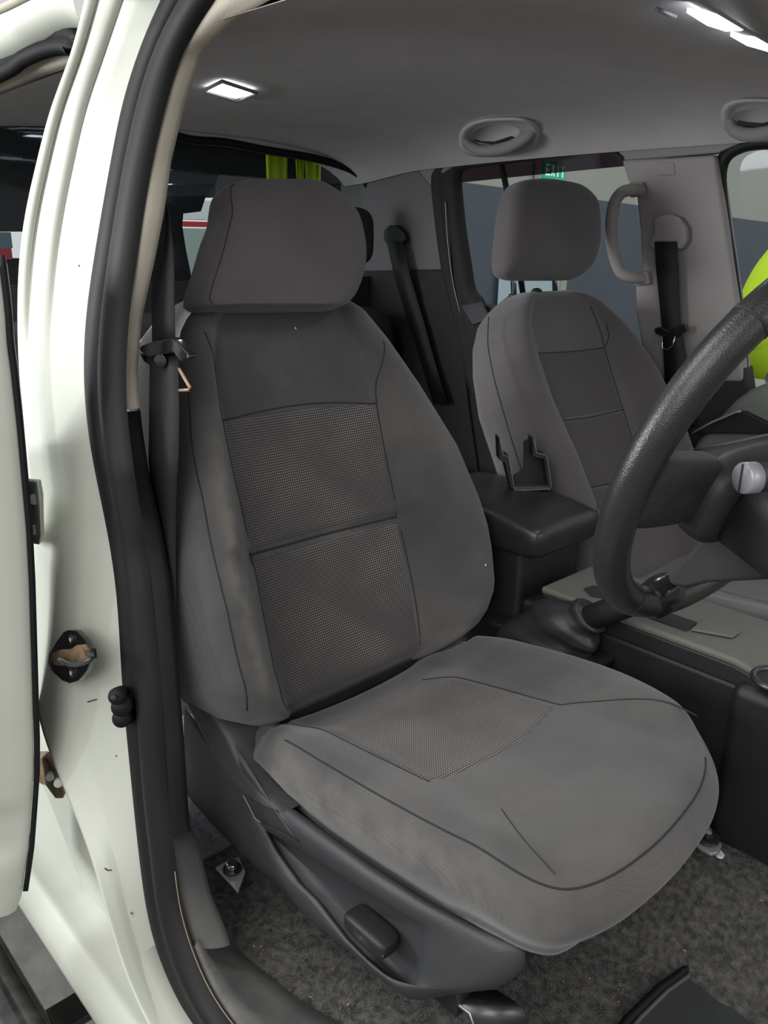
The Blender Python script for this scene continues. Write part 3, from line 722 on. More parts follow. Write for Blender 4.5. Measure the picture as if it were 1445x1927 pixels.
def headrest_px(root, tab, c, N, dep, m, seam=None, e=.42, k=.5, xr=0):
    # lofted from a front outline measured at its own plane: tab rows are (image row, near edge, far edge, depth)
    T = spline([V((y, l, r_)) for y, l, r_, d in tab], 48); D = spline([V((y, d*dep, 0)) for y, l, r_, d in tab], 48)
    rows = []; n = 72; sp_ = []
    for t, dd_ in zip(T, D):
        L, Rr = on(t.y, t.x, c, N), on(t.z+xr, t.x, c, N); ct = (L+Rr)/2-N*dd_.y*k; ux = (Rr-L)/2; uy = N*dd_.y*.5; row = []
        for j in range(n):
            th = 2*pi*j/n; ca, sa = cos(th), sin(th)
            row.append(ct+ux*math.copysign(abs(ca)**e, ca)+uy*math.copysign(abs(sa)**e, sa)+N*(.006*(1-ca*ca) if sa > 0 else 0))
        rows.append(row); sp_.append(row[int(n*.405)]+N*.0004-ux.normalized()*.0002)
    if seam: tube('seam', sp_[seam[0]:seam[1]], .0009, M['thread'], root, n=5)
    return grid('head_restraint', rows, m, root, closed=True, caps=True)
# ---- driver seat
ds = thing('car_seat', 'driver bucket seat in dark grey cloth with dotted insert, nearest the open doorway', 'car seat', (0, .34, .04))
db = Back((-.225, .300), .345, radians(18.5),
          [(-.02, .19), (0, .22), (.03, .262), (.08, .288), (.16, .296), (.25, .294), (.36, .276), (.475, .245), (.565, .215), (.62, .190), (.655, .160), (.68, .135)],
          [(-.02, .03), (0, .05), (.05, .09), (.1, .105), (.2, .11), (.35, .092), (.475, .06), (.565, .035), (.64, .012), (.68, 0)], flat=.145)
db.tuck_wear = True
db.build(ds, M['fabric'])
c0 = [(-.163, .466), (.155, .456), (.155, .257), (-.157, .262)]
db.patch(ds, 'upper_insert', c0, M['insert'], curve=.008)
db.patch(ds, 'lower_insert', [(-.157, .248), (.155, .243), (.148, .002), (-.170, .004)], M['insert'])
db.seam(ds, [(-.165, .600), (-.166, .53), (-.164, .466), (-.158, .26), (-.168, .10), (-.176, 0)])
db.seam(ds, [(.176, .56), (.168, .52), (.157, .456), (.156, .25), (.156, .1), (.148, 0)])
db.seam(ds, [(-.164, .466), (-.08, .473), (0, .475), (.08, .469), (.157, .456)])
db.seam(ds, [(-.262, .05), (-.272, .12), (-.274, .2), (-.268, .3), (-.248, .42), (-.215, .53)])
db.seam(ds, [(-.158, .255), (-.08, .254), (0, .253), (.156, .250)], r=.002)
HT = [(339, 452, 585, .30), (342, 438, 600, .42), (349, 429, 616, .55), (360, 427, 634, .66), (378, 429, 655, .78), (400, 430, 671, .88), (430, 422, 681, .97), (462, 414, 686, 1), (496, 404, 684, 1), (525, 394, 676, .98), (546, 388, 666, .92), (560, 386, 654, .82), (568, 390, 642, .66), (573, 402, 625, .42)]
headrest_px(ds, HT, V((-.452, .353, .996))+db.N*.058, db.N, .105, M['fabric2'], seam=(5, 46), xr=19)
for sgn in (-1, 1):
    tube('head_restraint_post', [V((-.435, .352+sgn*.06, .86)), V((-.452, .352+sgn*.06, .96))], .006, M['chrome'], ds)

# cushion
OUT = [(-.20, .110), (-.10, .102), (0, .100), (.10, .100), (.20, .104), (.27, .113), (.315, .128), (.343, .152), (.360, .20), (.366, .27), (.362, .345), (.350, .42), (.325, .485), (.285, .535), (.22, .575), (.13, .600), (.03, .605), (-.08, .595), (-.18, .580), (-.255, .545), (-.27, .45), (-.272, .34), (-.27, .23), (-.25, .14)]
class Cushion:
    back = None
    def __init__(s, dx=0, dy=0, mir=None, dz=0):
        pts = [V((x+dx, (mir-y if mir else y)+dy, 0)) for x, y in OUT]
        P = spline(pts+[pts[0]], 240)[:-1]; s.O = P; s.c = V((.03+dx, .345 if not mir else mir-.345, 0))+V((0, dy, 0)); s.dx = dx; s.dy = dy; s.mir = mir; s.dz = dz
    def z(s, x, y):
        x -= s.dx; y -= s.dy
        if s.mir: y = s.mir-y
        z = .318+.100*(x+.2)+s.dz
        a = abs(y-.34)
        z += .022*sm((a-.13)/.09)*(1-sm((x-.22)/.12)) -.010*(1-min(1, (a/.15)**2))*(1-sm((x-.05)/.15))
        z -= .030*sm((-.08-x)/.12)*(1-.6*sm((a-.14)/.08))
        z -= .35*max(0, x-.22)**2
        if s.back:
            aa = y-s.back.cy
            if abs(aa) < .27: z -= .014*sm((-.225+s.back.h(aa, .02)*.95+.010-x)/.018)
        return z
    def P(s, x, y, d=0): return V((x, y, s.z(x, y)+d))
    def build(s, root, m, depth=.10):
        rows = []
        K = 46
        for k in range(1, K+1):
            t = (k/K)**.9; e = max(0, (t-.88)/.12)
            row = []
            for o in s.O:
                p = s.c.lerp(o, t); row.append(V((p.x, p.y, s.z(p.x, p.y)-.022*(1-sqrt(max(0, 1-e*e))))))
            rows.append(row)
        n = len(s.O)
        for j in range(1, 15):
            f = j/14; row = []
            for i, o in enumerate(s.O):
                q = (s.O[(i+1) % n]-s.O[i-1]).normalized(); nn = V((q.y, -q.x, 0))
                if nn.dot(o-s.c) < 0: nn = -nn
                dp = interp([(0, .045), (10, .09), (20, .102), (40, .100), (50, .086), (60, .078), (70, .070), (85, .060), (120, .050), (150, .06), (230, .05), (240, .045)], i)
                fr_ = sm((i-62)/45) if i < 180 else 1-sm((i-180)/40)
                bulge = .013*sin(pi*min(1, f*1.15))-(.006*(1-fr_)+.045*fr_)*sm((f-.4)/.6)
                z0 = s.z(o.x, o.y)-.022
                row.append(V((o.x, o.y, z0-dp*f))+nn*bulge)
            rows.append(row)
        wr = []
        for k, row in enumerate(rows):
            for i in range(n): wr.append((.42*sm((k-K+4)/5)*(1-sm((k-K-7)/6))*(1-sm((i-45)/25))*(1 if i > 2 else 0)) if s.back else 0)
        return grid('cushion', rows, m, root, closed=True, caps=True, wear=wr)
    def patch(s, root, name, c, m, n=60, k=60, d=.0016):
        rows = []; uv = []
        for i in range(k+1):
            t = i/k; row = []
            for j in range(n+1):
                u = j/n; p = V(c[0]).lerp(V(c[1]), u).lerp(V(c[3]).lerp(V(c[2]), u), t)
                p = V((p.x+.018*4*u*(1-u)*(1 if t > .5 else 0)*(t-.5)*2, p.y))
                e = min(u, 1-u, t, 1-t); row.append(s.P(p.x, p.y, d*sm(e/.03)-.0012*(1-sm(e/.03)))); uv.append((p.y, p.x))
            rows.append(row)
        return grid(name, rows, m, root, uv=uv)
    def seam(s, root, pts, r=.0011, n=40, d=.0003):
        P2 = spline([V((a, q, 0)) for a, q in pts], n)
        return tube('seam', [s.P(p.x, p.y, d) for p in P2], r, M['thread'], root, n=6)
    def ringseam(s, root, t, i0, i1, r=.0012, d=.0002):
        e = max(0, (t-.88)/.12); P2 = []
        for i in range(i0, i1):
            o = s.O[i % len(s.O)]; p = s.c.lerp(o, t); P2.append(V((p.x, p.y, s.z(p.x, p.y)-.022*(1-sqrt(max(0, 1-e*e)))+d)))
        return tube('seam', P2, r, M['thread'], root, n=6)
dc = Cushion(); dc.back = db
dc.build(ds, M['fabric'])
dc.patch(ds, 'seat_insert', [(-.185, .165), (-.175, .430), (.092, .468), (.100, .175)], M['insert'])
dc.seam(ds, [(-.19, .165), (-.05, .165), (.103, .175)]); dc.seam(ds, [(-.16, .43), (-.03, .452), (.094, .468)])
dc.seam(ds, [(.094, .468), (.12, .49), (.2, .535), (.27, .545)])
dc.seam(ds, [(.20, .20), (.26, .165), (.315, .15)], r=.0006)
dc.ringseam(ds, .975, 8, 122)

for a_, q_ in ((.245, .135), (.130, .055), (-.105, .10), (.02, .6)):
    c_ = db.P(a_, q_, .0006); superr = superell(c_, V((0, 1, 0)), db.R, db.N, .0014, .0022, .0008, 1, 1, 10, 6)
    grid('lint_speck', superr, M['sign'], ds, closed=True, caps=True)
# side valance with recess and lever
def yv(x): return .085+.045*sm((x-.12)/.22)
def AV(px, py, o=0):
    p = at(px, py, 'y', .1)
    for _ in range(20): p = at(px, py, 'y', yv(p.x)+o)
    return p
def resample(pts, n, closed=True):
    P = [V(p) for p in pts]; P = P+[P[0]] if closed else P
    L = [0]
    for a, b in zip(P, P[1:]): L.append(L[-1]+(b-a).length)
    out = []
    for i in range(n):
        t = L[-1]*i/(n if closed else n-1)
        for k in range(len(L)-1):
            if t <= L[k+1]+1e-9: out.append(P[k].lerp(P[k+1], (t-L[k])/max(1e-9, L[k+1]-L[k]))); break
    return out
o_px = [(455, 1440), (480, 1468), (540, 1512), (600, 1556), (650, 1592), (700, 1628), (800, 1692), (900, 1744), (950, 1766), (985, 1782), (990, 1800), (987, 1822), (960, 1846), (934, 1859), (890, 1866), (842, 1873), (798, 1882), (769, 1881), (715, 1844), (657, 1790), (612, 1755), (570, 1720), (524, 1672), (466, 1618), (420, 1574), (383, 1532), (354, 1500), (346, 1440), (346, 1330), (380, 1370), (428, 1372), (442, 1410)]
i_px = [(500, 1562), (545, 1586), (600, 1622), (650, 1655), (700, 1684), (750, 1715), (795, 1742), (804, 1758), (803, 1785), (797, 1820), (789, 1844), (770, 1856), (748, 1848), (728, 1836), (690, 1802), (657, 1769), (625, 1728), (599, 1694), (566, 1662), (545, 1634), (520, 1600)]
NR = 96
def ang_ring(pts, cx, cy, n):      # ring sampled by angle, so that nested outlines line up
    P = resample([V((x, y, 0)) for x, y in pts], 400); out = []
    for k in range(n):
        a = 2*pi*k/n; best = min(P, key=lambda p: abs(math.atan2(sin(math.atan2(p.y-cy, p.x-cx)-a), cos(math.atan2(p.y-cy, p.x-cx)-a)))-0*p.length)
        out.append((best.x, best.y))
    return out
inn = resample([V((x, y, 0)) for x, y in i_px], NR)
outr = resample([V((x, y, 0)) for x, y in o_px], NR)
# align outer ring start to inner ring
def off_(pts, k): return pts[k:]+pts[:k]
best = min(range(NR), key=lambda k: sum((outr[(i+k) % NR]-inn[i]).length_squared for i in range(0, NR, 6)))
outr = off_(outr, best)
rows = [[AV(p.x, p.y, .045) for p in outr], [AV(p.x, p.y, .012) for p in outr]]
for f, o in ((.0, .004), (.10, -.004), (.35, -.012), (.7, -.013), (.92, -.010), (1.0, -.006)):
    rows.append([AV(*(outr[i].lerp(inn[i], f)).xy, o) for i in range(NR)])
ci = sum(inn, V((0, 0, 0)))/NR
rows.append([AV(*(inn[i].lerp(ci, .04)).xy, .006) for i in range(NR)])
rows.append([AV(*(inn[i].lerp(ci, .09)).xy, .011) for i in range(NR)])
rows.append([AV(*(inn[i].lerp(ci, .9)).xy, .011) for i in range(NR)])
grid('side_valance', rows, M['plastic'], ds, closed=True, caps=True)
# recliner cover strip climbing to the backrest
rows = []
for a, b in [((344, 1296), (352, 1270)), ((350, 1328), (380, 1322)), ((368, 1362), (424, 1368)), ((392, 1408), (446, 1424)), ((418, 1455), (472, 1466)), ((446, 1486), (505, 1500)), ((480, 1506), (540, 1528))]:
    A, B_ = AV(*a, -.014), AV(*b, -.010); rows.append([A+V((0, .05, 0)), A, A.lerp(B_, .15)+V((0, -.004, 0)), A.lerp(B_, .85)+V((0, -.004, 0)), B_, B_+V((0, .05, 0))])
grid('recliner_cover', rows, M['plastic'], ds, sub=2)
# light grey shell on the outer rear edge of the backrest
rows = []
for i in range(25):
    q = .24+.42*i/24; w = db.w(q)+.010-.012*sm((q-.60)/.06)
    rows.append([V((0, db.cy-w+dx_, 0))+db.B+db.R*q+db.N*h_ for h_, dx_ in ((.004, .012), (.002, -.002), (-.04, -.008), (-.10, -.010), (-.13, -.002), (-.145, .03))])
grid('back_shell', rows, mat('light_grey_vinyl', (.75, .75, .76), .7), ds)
LA, LB = AV(672, 1728, -.006), AV(726, 1776, -.006)
dl = (LB-LA).normalized(); up2 = dl.cross(V((0, 1, 0))).normalized()
if up2.z < 0: up2 = -up2
lc = (LA+LB)/2; rows = superell(lc, dl, up2, V((0, -1, 0)), (LB-LA).length/2+.012, .0140, .018, .4, .5, 48, 20)
lv = grid('height_lever', rows, M['dplastic'], ds, closed=True, caps=True)
hl = (LB-LA).length/2+.012
tube('lever_rim', [lc+dl*hl*.96*cos(a_)+up2*.0135*sin(a_)+V((0, -.0135, 0)) for a_ in [pi+pi*.98*k/20 for k in range(21)]], .0014, M['plastic'], lv, n=6)
tube('crack', [AV(x, y, -.0135) for x, y in [(457, 1496), (470, 1520), (480, 1540), (490, 1548)]], .0009, mat('pale_scuff', (.22, .19, .17), .8), ds, n=5)
tube('crack', [AV(x, y, -.0135) for x, y in [(492, 1550), (520, 1562), (545, 1575), (560, 1583)]], .0012, M['thread'], ds, n=5)
# frame beneath: pan, rails and feet
box('seat_pan', (.03, .35, .225), (.50, .46, .05), M['dplastic'], ds, bevel=.01)
box('crease_block', (-.262, .345, .255), (.05, .40, .07), M['dplastic'], ds, bevel=.01)  # dark block added so the crease between cushion and backrest reads dark
box('seat_rail', (-.02, .145, .115), (.46, .04, .05), M['steel'], ds)
box('seat_rail', (-.02, .570, .150), (.46, .04, .04), M['steel'], ds)
for x in (-.2, .16): box('rail_riser', (x, .15, .165), (.05, .03, .1), M['steel'], ds)
# inner front foot with bolt
def foot(pts, z, th, name='mounting_foot', m=M['zinc']): return prism(name, [at(x, y, 'z', z) for x, y in pts], (0, 0, -th), m, ds, bevel=.0015)
foot([(1283, 1560), (1300, 1532), (1318, 1538), (1335, 1555), (1352, 1575), (1358, 1590), (1352, 1603), (1338, 1606), (1320, 1597), (1300, 1580)], .145, .006)
foot([(1345, 1606), (1356, 1598), (1364, 1608), (1360, 1614), (1350, 1612)], .128, .004, m=mat('bare_white_metal', (.6, .68, .64), .4))
bc = at(1331, 1577, 'z', .148)
disc('bolt_washer', bc, (0, 0, 1), .018, .003, M['steel'], ds); disc('bolt_head', bc+V((0, 0, .003)), (0, 0, 1), .010, .007, M['dplastic'], ds, n=6); disc('bolt_tip', bc+V((0, 0, .010)), (0, 0, 1), .005, .002, M['debris'], ds)
# outer front foot: bent bracket
P = [at(838, 1874, 'y', .13), at(868, 1894, 'y', .13), at(884, 1906, 'y', .13), at(892, 1925, 'y', .13), at(896, 1990, 'y', .13)]
grid('front_bracket', [[p for p in P], [p+V((.045, .045, .012)) for p in P]], M['steel'], ds, solid=.004)
tube('bracket_edge', P, .0022, M['zinc'], ds, n=6)
foot([(405, 1632), (428, 1618), (450, 1612), (462, 1640), (448, 1678)], .045, .005, m=mat('pale_steel', (.45, .46, .52), .35, .4))
bc = at(437, 1636, 'z', .05)
disc('bolt_washer', bc, (0, 0, 1), .015, .003, M['steel'], ds); disc('bolt_head', bc+V((0, 0, .003)), (0, 0, 1), .010, .010, M['chrome'], ds, n=6)
for k in range(3): tube('recliner_bolt', [at(352, 1350+k*22, 'y', .1), at(362, 1362+k*22, 'y', .1)], .006, M['steel'], ds)

# ---- passenger seat
ps = thing('car_seat', 'grey cloth front passenger seat with raised head restraint, beyond the console', 'car seat', (0, 1.12, .04))
pb_ = Back((-.130, .300), 1.13, radians(27.5),
           [(-.02, .19), (0, .22), (.05, .255), (.12, .252), (.3, .262), (.45, .264), (.54, .242), (.60, .215), (.65, .175), (.68, .135), (.70, .10)],
           [(-.02, .03), (0, .05), (.1, .07), (.3, .065), (.45, .045), (.55, .03), (.66, .008), (.7, 0)], flat=.13, dish=.006, top=.70, tk=.11)
pb_.tuck = False
pb_.build(ps, M['fabric2'])
def ppx(l): return [pb_.px(x, y) for x, y in l]
q = ppx([(1014, 663), (1136, 655), (1172, 770), (1056, 789)])
pb_.patch(ps, 'upper_insert', q, M['insert2'], d=.001)
q2 = ppx([(1057, 793), (1173, 774), (1215, 900), (1096, 917)])
pb_.patch(ps, 'middle_insert', q2, M['insert2'], d=.001)
q3 = ppx([(1097, 921), (1216, 904), (1240, 985), (1115, 1000)])
pb_.patch(ps, 'lower_insert', q3, M['insert2'], d=.001)
for l in ([(1012, 662), (1055, 790), (1095, 915), (1112, 1000)], [(1110, 575), (1130, 625), (1137, 655), (1172, 770), (1215, 905)], [(1012, 663), (1070, 662), (1136, 655)], [(1055, 791), (1110, 785), (1172, 771)], [(1096, 919), (1150, 910), (1215, 902)],
          [(920, 596), (945, 640), (962, 710), (985, 800), (1010, 880)], [(1152, 605), (1145, 635), (1137, 655)]):
    pb_.seam(ps, ppx(l), r=.0013)
hc = on(1030, 435, V((-.475, 1.1, 1.03)), pb_.N); hc = on(1030, 434, pb_.B+pb_.R*.80+pb_.N*(-.0), pb_.N)
RP = V((-sin(radians(18)), 0, cos(radians(18)))); NP = V((cos(radians(18)), 0, sin(radians(18))))
hc = V((-.478, 0, 1.035)); hc = at(1031, 434, 'x', -.475)
HP = [(342, 985, 1030, .3), (346, 965, 1050, .5), (355, 957, 1084, .7), (372, 950, 1104, .85), (391, 947, 1113, .95), (425, 943, 1116, 1), (463, 939, 1115, 1), (494, 937, 1107, .95), (510, 938, 1097, .8), (519, 942, 1088, .6), (525, 952, 1078, .35)]
headrest_px(ps, HP, hc, NP, .085, M['fabric2'], e=.55, k=0)
for x in (967, 1045):
    a = at(x, 560, 'x', -.49); b = at(x-2, 500, 'x', -.478)
    tube('head_restraint_post', [a, b], .0065, M['chrome'], ps, n=14)
    tube('post_socket', [a+V((0, 0, .0)), a+V((0, 0, .008))], .012, M['dplastic'], ps, n=14)
tube('adjuster_knob', [at(1008, 552, 'x', -.47), at(1012, 552, 'x', -.50)], .012, M['dplastic'], ps, n=16)
pc_ = Cushion(dx=.11, dy=.0, mir=1.47, dz=.035)
pc_.build(ps, M['fabric2'])
pc_.patch(ps, 'seat_insert', [(-.075, 1.305), (-.065, 1.04), (.202, 1.002), (.21, 1.295)], M['insert'])
box('seat_pan', (.12, 1.12, .24), (.46, .44, .08), M['dplastic'], ps, bevel=.01)

# ---- rear bench
rb = thing('rear_bench', 'dark rear bench seat in shadow behind the front seats', 'car seat', (-1.15, .73, .1))
def rblock(name, x0, x1, y0, y1, z0, z1, m=M['trimd'], e=.25):
    c = V(((x0+x1)/2, (y0+y1)/2, (z0+z1)/2)); rows = superell(c, V((1, 0, 0)), V((0, 1, 0)), V((0, 0, 1)), (x1-x0)/2, (y1-y0)/2, (z1-z0)/2, e, e, 40, 24)
    return grid(name, rows, m, rb, closed=True, caps=True)
rblock('cushion', -1.30, -.80, .10, 1.38, .18, .36)
rblock('backrest', -1.38, -1.22, .10, 1.38, .30, .82)
ch = at(640, 445, 'x', -1.28)
rows = superell(ch, V((1, 0, 0)), V((0, 1, 0)), V((0, 0, 1)), .04, .12, .085, .5, .6, 36, 20)
grid('head_restraint', rows, M['trimd'], rb, closed=True, caps=True)

# ================================================================== SEAT BELTS
def belt(name, label, loc): return thing(name, label, 'seat belt', loc)
b1 = belt('driver_seat_belt', 'black driver seat belt hanging beside the near door pillar', AG(305, 900, .05))
def nb(px, py, o): return AG(px, py, o)
wdn = lambda s: (cr*1.0+V((0, 0, 0)))
P = spline([nb(322, 395, .07), nb(318, 440, .065), nb(311, 500, .06), nb(307, 560, .055), nb(307, 610, .055), nb(309, 655, .055)], 24)
tb = thing
def taper_ribbon(name, pts, m, parent, o0=.05, th=.0012):
    rows = []
    for (y, xl, xr) in pts:
        a, b = nb(xl, y, o0), nb(xr, y, o0)
        mid = a.lerp(b, .5)+V((.006, -.006, 0)); n_ = V((.6, -.8, 0)).normalized()*th
        rows.append([a+n_, a.lerp(b, .5)+n_*3, b+n_, b-n_, a.lerp(b, .5)+n_, a-n_])
    return grid(name, rows, m, parent, closed=True, caps=True)
taper_ribbon('shoulder_webbing', [(380, 312, 314), (420, 309, 321), (470, 299, 326), (520, 288, 328), (560, 285, 328), (600, 286, 328), (650, 287, 330)], M['belt'], b1)
taper_ribbon('lower_webbing', [(660, 282, 336), (700, 282, 336), (760, 281, 337), (800, 281, 337), (860, 280, 336), (900, 282, 333), (960, 285, 331), (1050, 292, 331), (1150, 298, 332), (1300, 305, 338), (1450, 312, 345)], M['belt'], b1, .045)
# tongue
tg = prism('tongue_body', [AG(x, y, .030) for x, y in [(262, 652), (285, 643), (322, 636), (332, 642), (354, 666), (354, 676), (338, 682), (325, 664), (280, 672), (270, 668), (262, 660)]], (-.006, .016, 0), M['piano'], b1, bevel=.0025)
prism('tongue_body', [AG(x, y, .045) for x, y in [(262, 664), (285, 672), (296, 690), (284, 690), (270, 680)]], (-.004, .006, 0), M['piano'], b1, bevel=.001)
tube('tongue_plate', [AG(337, 694, .046), AG(357, 729, .046), AG(355, 734, .046), AG(336, 735, .046)], .0022, M['copper'], b1, n=6)
disc('belt_stop', AG(305, 678, .038), V((.6, -.8, 0)), .009, .006, M['piano'], b1)
b2 = belt('passenger_seat_belt', 'black passenger seat belt on the far pillar, beside the front window', AF(1260, 550, -.02))
prism('upper_anchor', [AF(x, y, -.03) for x, y in [(1228, 414), (1238, 406), (1256, 402), (1276, 408), (1290, 428), (1291, 450), (1282, 468), (1272, 470), (1272, 456), (1236, 456), (1228, 470), (1220, 464), (1222, 450), (1230, 440)]], (0, .02, 0), M['trim'], b2, bevel=.006, bseg=4)
grid('shoulder_webbing', [[AF(xl, y, -.032), AF(xr, y, -.032)] for y, xl, xr in [(455, 1232, 1272), (500, 1234, 1276), (550, 1239, 1278), (620, 1246, 1282), (700, 1250, 1296), (800, 1256, 1310)]], M['belt'], b2, solid=.002)
prism('tongue_body', [AF(x, y, -.04) for x, y in [(1230, 618), (1242, 614), (1258, 622), (1280, 612), (1290, 608), (1292, 622), (1276, 634), (1242, 632), (1232, 628)]], (0, .01, 0), M['piano'], b2, bevel=.003)
tube('tongue_plate', [AF(1246, 634, -.04), AF(1246, 654, -.04), AF(1256, 658, -.04), AF(1266, 650, -.04), AF(1270, 632, -.04)], .002, M['chrome'], b2, n=6)
b3 = belt('rear_seat_belt', 'black rear seat belt running down from the rear quarter trim', AF(760, 550, -.02))
prism('upper_anchor', [AF(x, y, -.03) for x, y in [(722, 432), (732, 424), (746, 424), (758, 436), (762, 452), (754, 462), (728, 462), (720, 450)]], (0, .02, 0), M['dplastic'], b3, bevel=.006, bseg=4)
grid('shoulder_webbing', [[AF(xl, y, -.036), AF(xr, y, -.036)] for y, xl, xr in [(455, 728, 758), (520, 742, 772), (600, 766, 796), (680, 792, 818), (760, 815, 842)]], M['belt'], b3, solid=.002)

# ================================================================== CONSOLE
cs = thing('centre_console', 'dark centre console with padded armrest lid between the front seats', 'console', (0, .75, .12))
# armrest storage box
bx0, bx1, by0, by1 = -.42, -.145, .665, .85
box('storage_bin', ((bx0+bx1)/2, (by0+by1)/2, .30), (bx1-bx0, by1-by0, .36), M['dplastic'], cs, bevel=.012)
rows = superell(V((-.262, .757, .503)), V((1, 0, 0)), V((0, 1, 0)), V((0, 0, 1)), .158, .105, .040, .32, .18, 60, 18, lambda a, b, z: (a, b, z+(.004*(1-(b/.105)**2)-.014*sm((a-.02)/.13) if z > 0 else 0)))
al = grid('armrest_lid', rows, M['leather'], cs, closed=True, caps=True)
# low console
top_ = [(-.10, .668), (.26, .668), (.30, .655), (.40, .655), (.62, .66), (.62, .84), (-.10, .84)]
def cbox(name, poly, z0, z1, m, bevel=.012, parent=cs): return prism(name, [V((x, y, z0)) for x, y in poly], (0, 0, z1-z0), m, parent, bevel=bevel, bseg=4)
cbox('console_deck', top_, .406, .420, M['deck'], .006)
cbox('deck_side', [(x+(.002 if x < 0 else 0), y+(.002 if y < .7 else -.002)) for x, y in top_], .376, .407, M['dplastic'], .004)
cbox('console_side', [(-.15, .675), (.62, .675), (.62, .835), (-.15, .835)], .10, .378, M['dplastic'])
cbox('console_foot', [(.27, .640), (.62, .645), (.62, .85), (.27, .85)], .06, .395, M['dplastic'], .02)
def ztop(x, y): return at(x, y, 'z', .4215)
prism('storage_slot', [ztop(x, y) for x, y in [(1215, 1160), (1255, 1152), (1312, 1172), (1292, 1188)]], (0, 0, .0012), M['trimd'], cs, bevel=.002)
prism('cup_holder_lid', [ztop(x, y) for x, y in [(1312, 1176), (1330, 1168), (1380, 1182), (1392, 1192), (1378, 1202), (1300, 1188)]], (0, 0, .004), M['deck'], cs, bevel=.003)
prism('coin_tray', [ztop(x, y) for x, y in [(1098, 1108), (1118, 1102), (1160, 1118), (1140, 1126), (1112, 1122)]], (0, 0, .0012), M['trimd'], cs, bevel=.002)
gc = at(1466, 1280, 'z', .424)
tube('gear_surround', [gc+V((cos(2*pi*k/40), sin(2*pi*k/40), 0))*.034 for k in range(40)], .005, M['steel'], cs, closed=True)
disc('gear_well', gc-V((0, 0, .003)), (0, 0, 1), .032, .003, M['dplastic'], cs, n=40)
# handbrake
hb_ = thing('handbrake', 'black handbrake lever with wrinkled leather boot beside the driver cushion', 'lever', (0, .64, .33))
b0, b1 = at(1025, 1225, 'y', .645), at(1112, 1158, 'y', .645)
P = spline([b0, b0.lerp(b1, .35)+V((-.008, 0, .012)), b0.lerp(b1, .7)+V((-.004, 0, .010)), b1], 70)
rows = []
ax = (b1-b0).normalized()
for i, p in enumerate(P):
    s_ = i/70; nn = (V((0, 0, 1))*(1-s_)+ax*s_).normalized(); u_ = V((0, 1, 0)); w_ = u_.cross(nn)
    fold = sm(sin(2*pi*2.2*s_)*.5+.5)
    r1 = .072*(1-s_)**1.1+.024+.015*fold*(1-s_*.4); r2 = .030*(1-s_)+.024+.006*fold*(1-s_*.5)
    rows.append([p+w_*cos(2*pi*j/60)*r1*(1+.07*(1-s_*.6)*sin(5*2*pi*j/60+s_*6))+u_*sin(2*pi*j/60)*r2*(1+.09*(1-s_*.6)*sin(4*2*pi*j/60-s_*7)) for j in range(60)])
grid('leather_boot', rows, mat('boot_leather', (.022, .022, .023), .38, bump=.3, bscale=500), hb_, closed=True, caps=True)
tube('boot_cuff', [at(1098, 1160, 'y', .645), at(1108, 1156, 'y', .645)], .024, M['leather'], hb_, n=24)
tube('lever_grip', [at(1105, 1165, 'y', .645), at(1150, 1148, 'y', .642), at(1200, 1130, 'y', .64), at(1235, 1115, 'y', .64)], .0215, M['dplastic'], hb_, n=20)
box('boot_base', (-.06, .645, .335), (.24, .05, .012), M['dplastic'], hb_)
# empty phone bracket standing on the armrest
br = thing('plastic_bracket', 'black open plastic bracket standing on the armrest lid', 'bracket', at(1000, 921, 'z', .547))
X0 = br.location.x
bn_ = V((.78, -.63, 0)).normalized()
def bk2(x, y, X=None): return on(x, y, br.location+bn_*(0 if X is None else X-X0), bn_)
prism('side_wall', [bk2(x, y) for x, y in [(938, 824), (941, 824), (948, 856), (958, 858), (968, 918), (970, 923), (962, 920), (950, 870), (940, 866)]], -bn_*.035, M['dplastic'], br, bevel=.001)
prism('side_wall', [bk2(x, y) for x, y in [(1001, 824), (1006, 826), (1010, 852), (1027, 856), (1030, 862), (1037, 918), (1032, 920), (1024, 864), (1003, 860)]], -bn_*.035, M['dplastic'], br, bevel=.001)
prism('back_wall', [bk2(x, y, X0-.032) for x, y in [(985, 830), (1000, 822), (1004, 854), (1026, 860), (1034, 914), (968, 916), (965, 895), (985, 880)]], -bn_*.003, M['dplastic'], br, bevel=.001)
prism('base_plate', [bk2(964, 917), bk2(1037, 915), bk2(1037, 922), bk2(968, 925)], -bn_*.038, M['plastic'], br, bevel=.001)
tube('front_rim', [bk2(x, y)+bn_*.001 for x, y in [(940, 824), (946, 856), (957, 860), (965, 905), (968, 921), (975, 923), (1034, 920), (1037, 914), (1030, 864), (1026, 856), (1009, 852), (1004, 825)]], .0011, mat('worn_edge', (.12, .13, .14), .4), br, n=6)

# ================================================================== STEERING WHEEL
wc = V((.389, .323, .826)); tl = .363; yw = -.103
wn_ = V((-cos(tl)*cos(yw), -cos(tl)*sin(yw), sin(tl)))
wa_ = wn_.cross(V((0, 0, 1))).normalized(); wb_ = wa_.cross(wn_)
swt = thing('steering_wheel', 'black leather steering wheel cut off by the right photo edge', 'steering wheel', wc)
def rim(a, R=.195): return wc+wa_*R*cos(a)+wb_*R*sin(a)
def wrap(a0, a1, r, name, m, n=40):
    P = [rim(a0+(a1-a0)*i/n) for i in range(n+1)]
    return tube(name, P, r, m, swt, n=24)
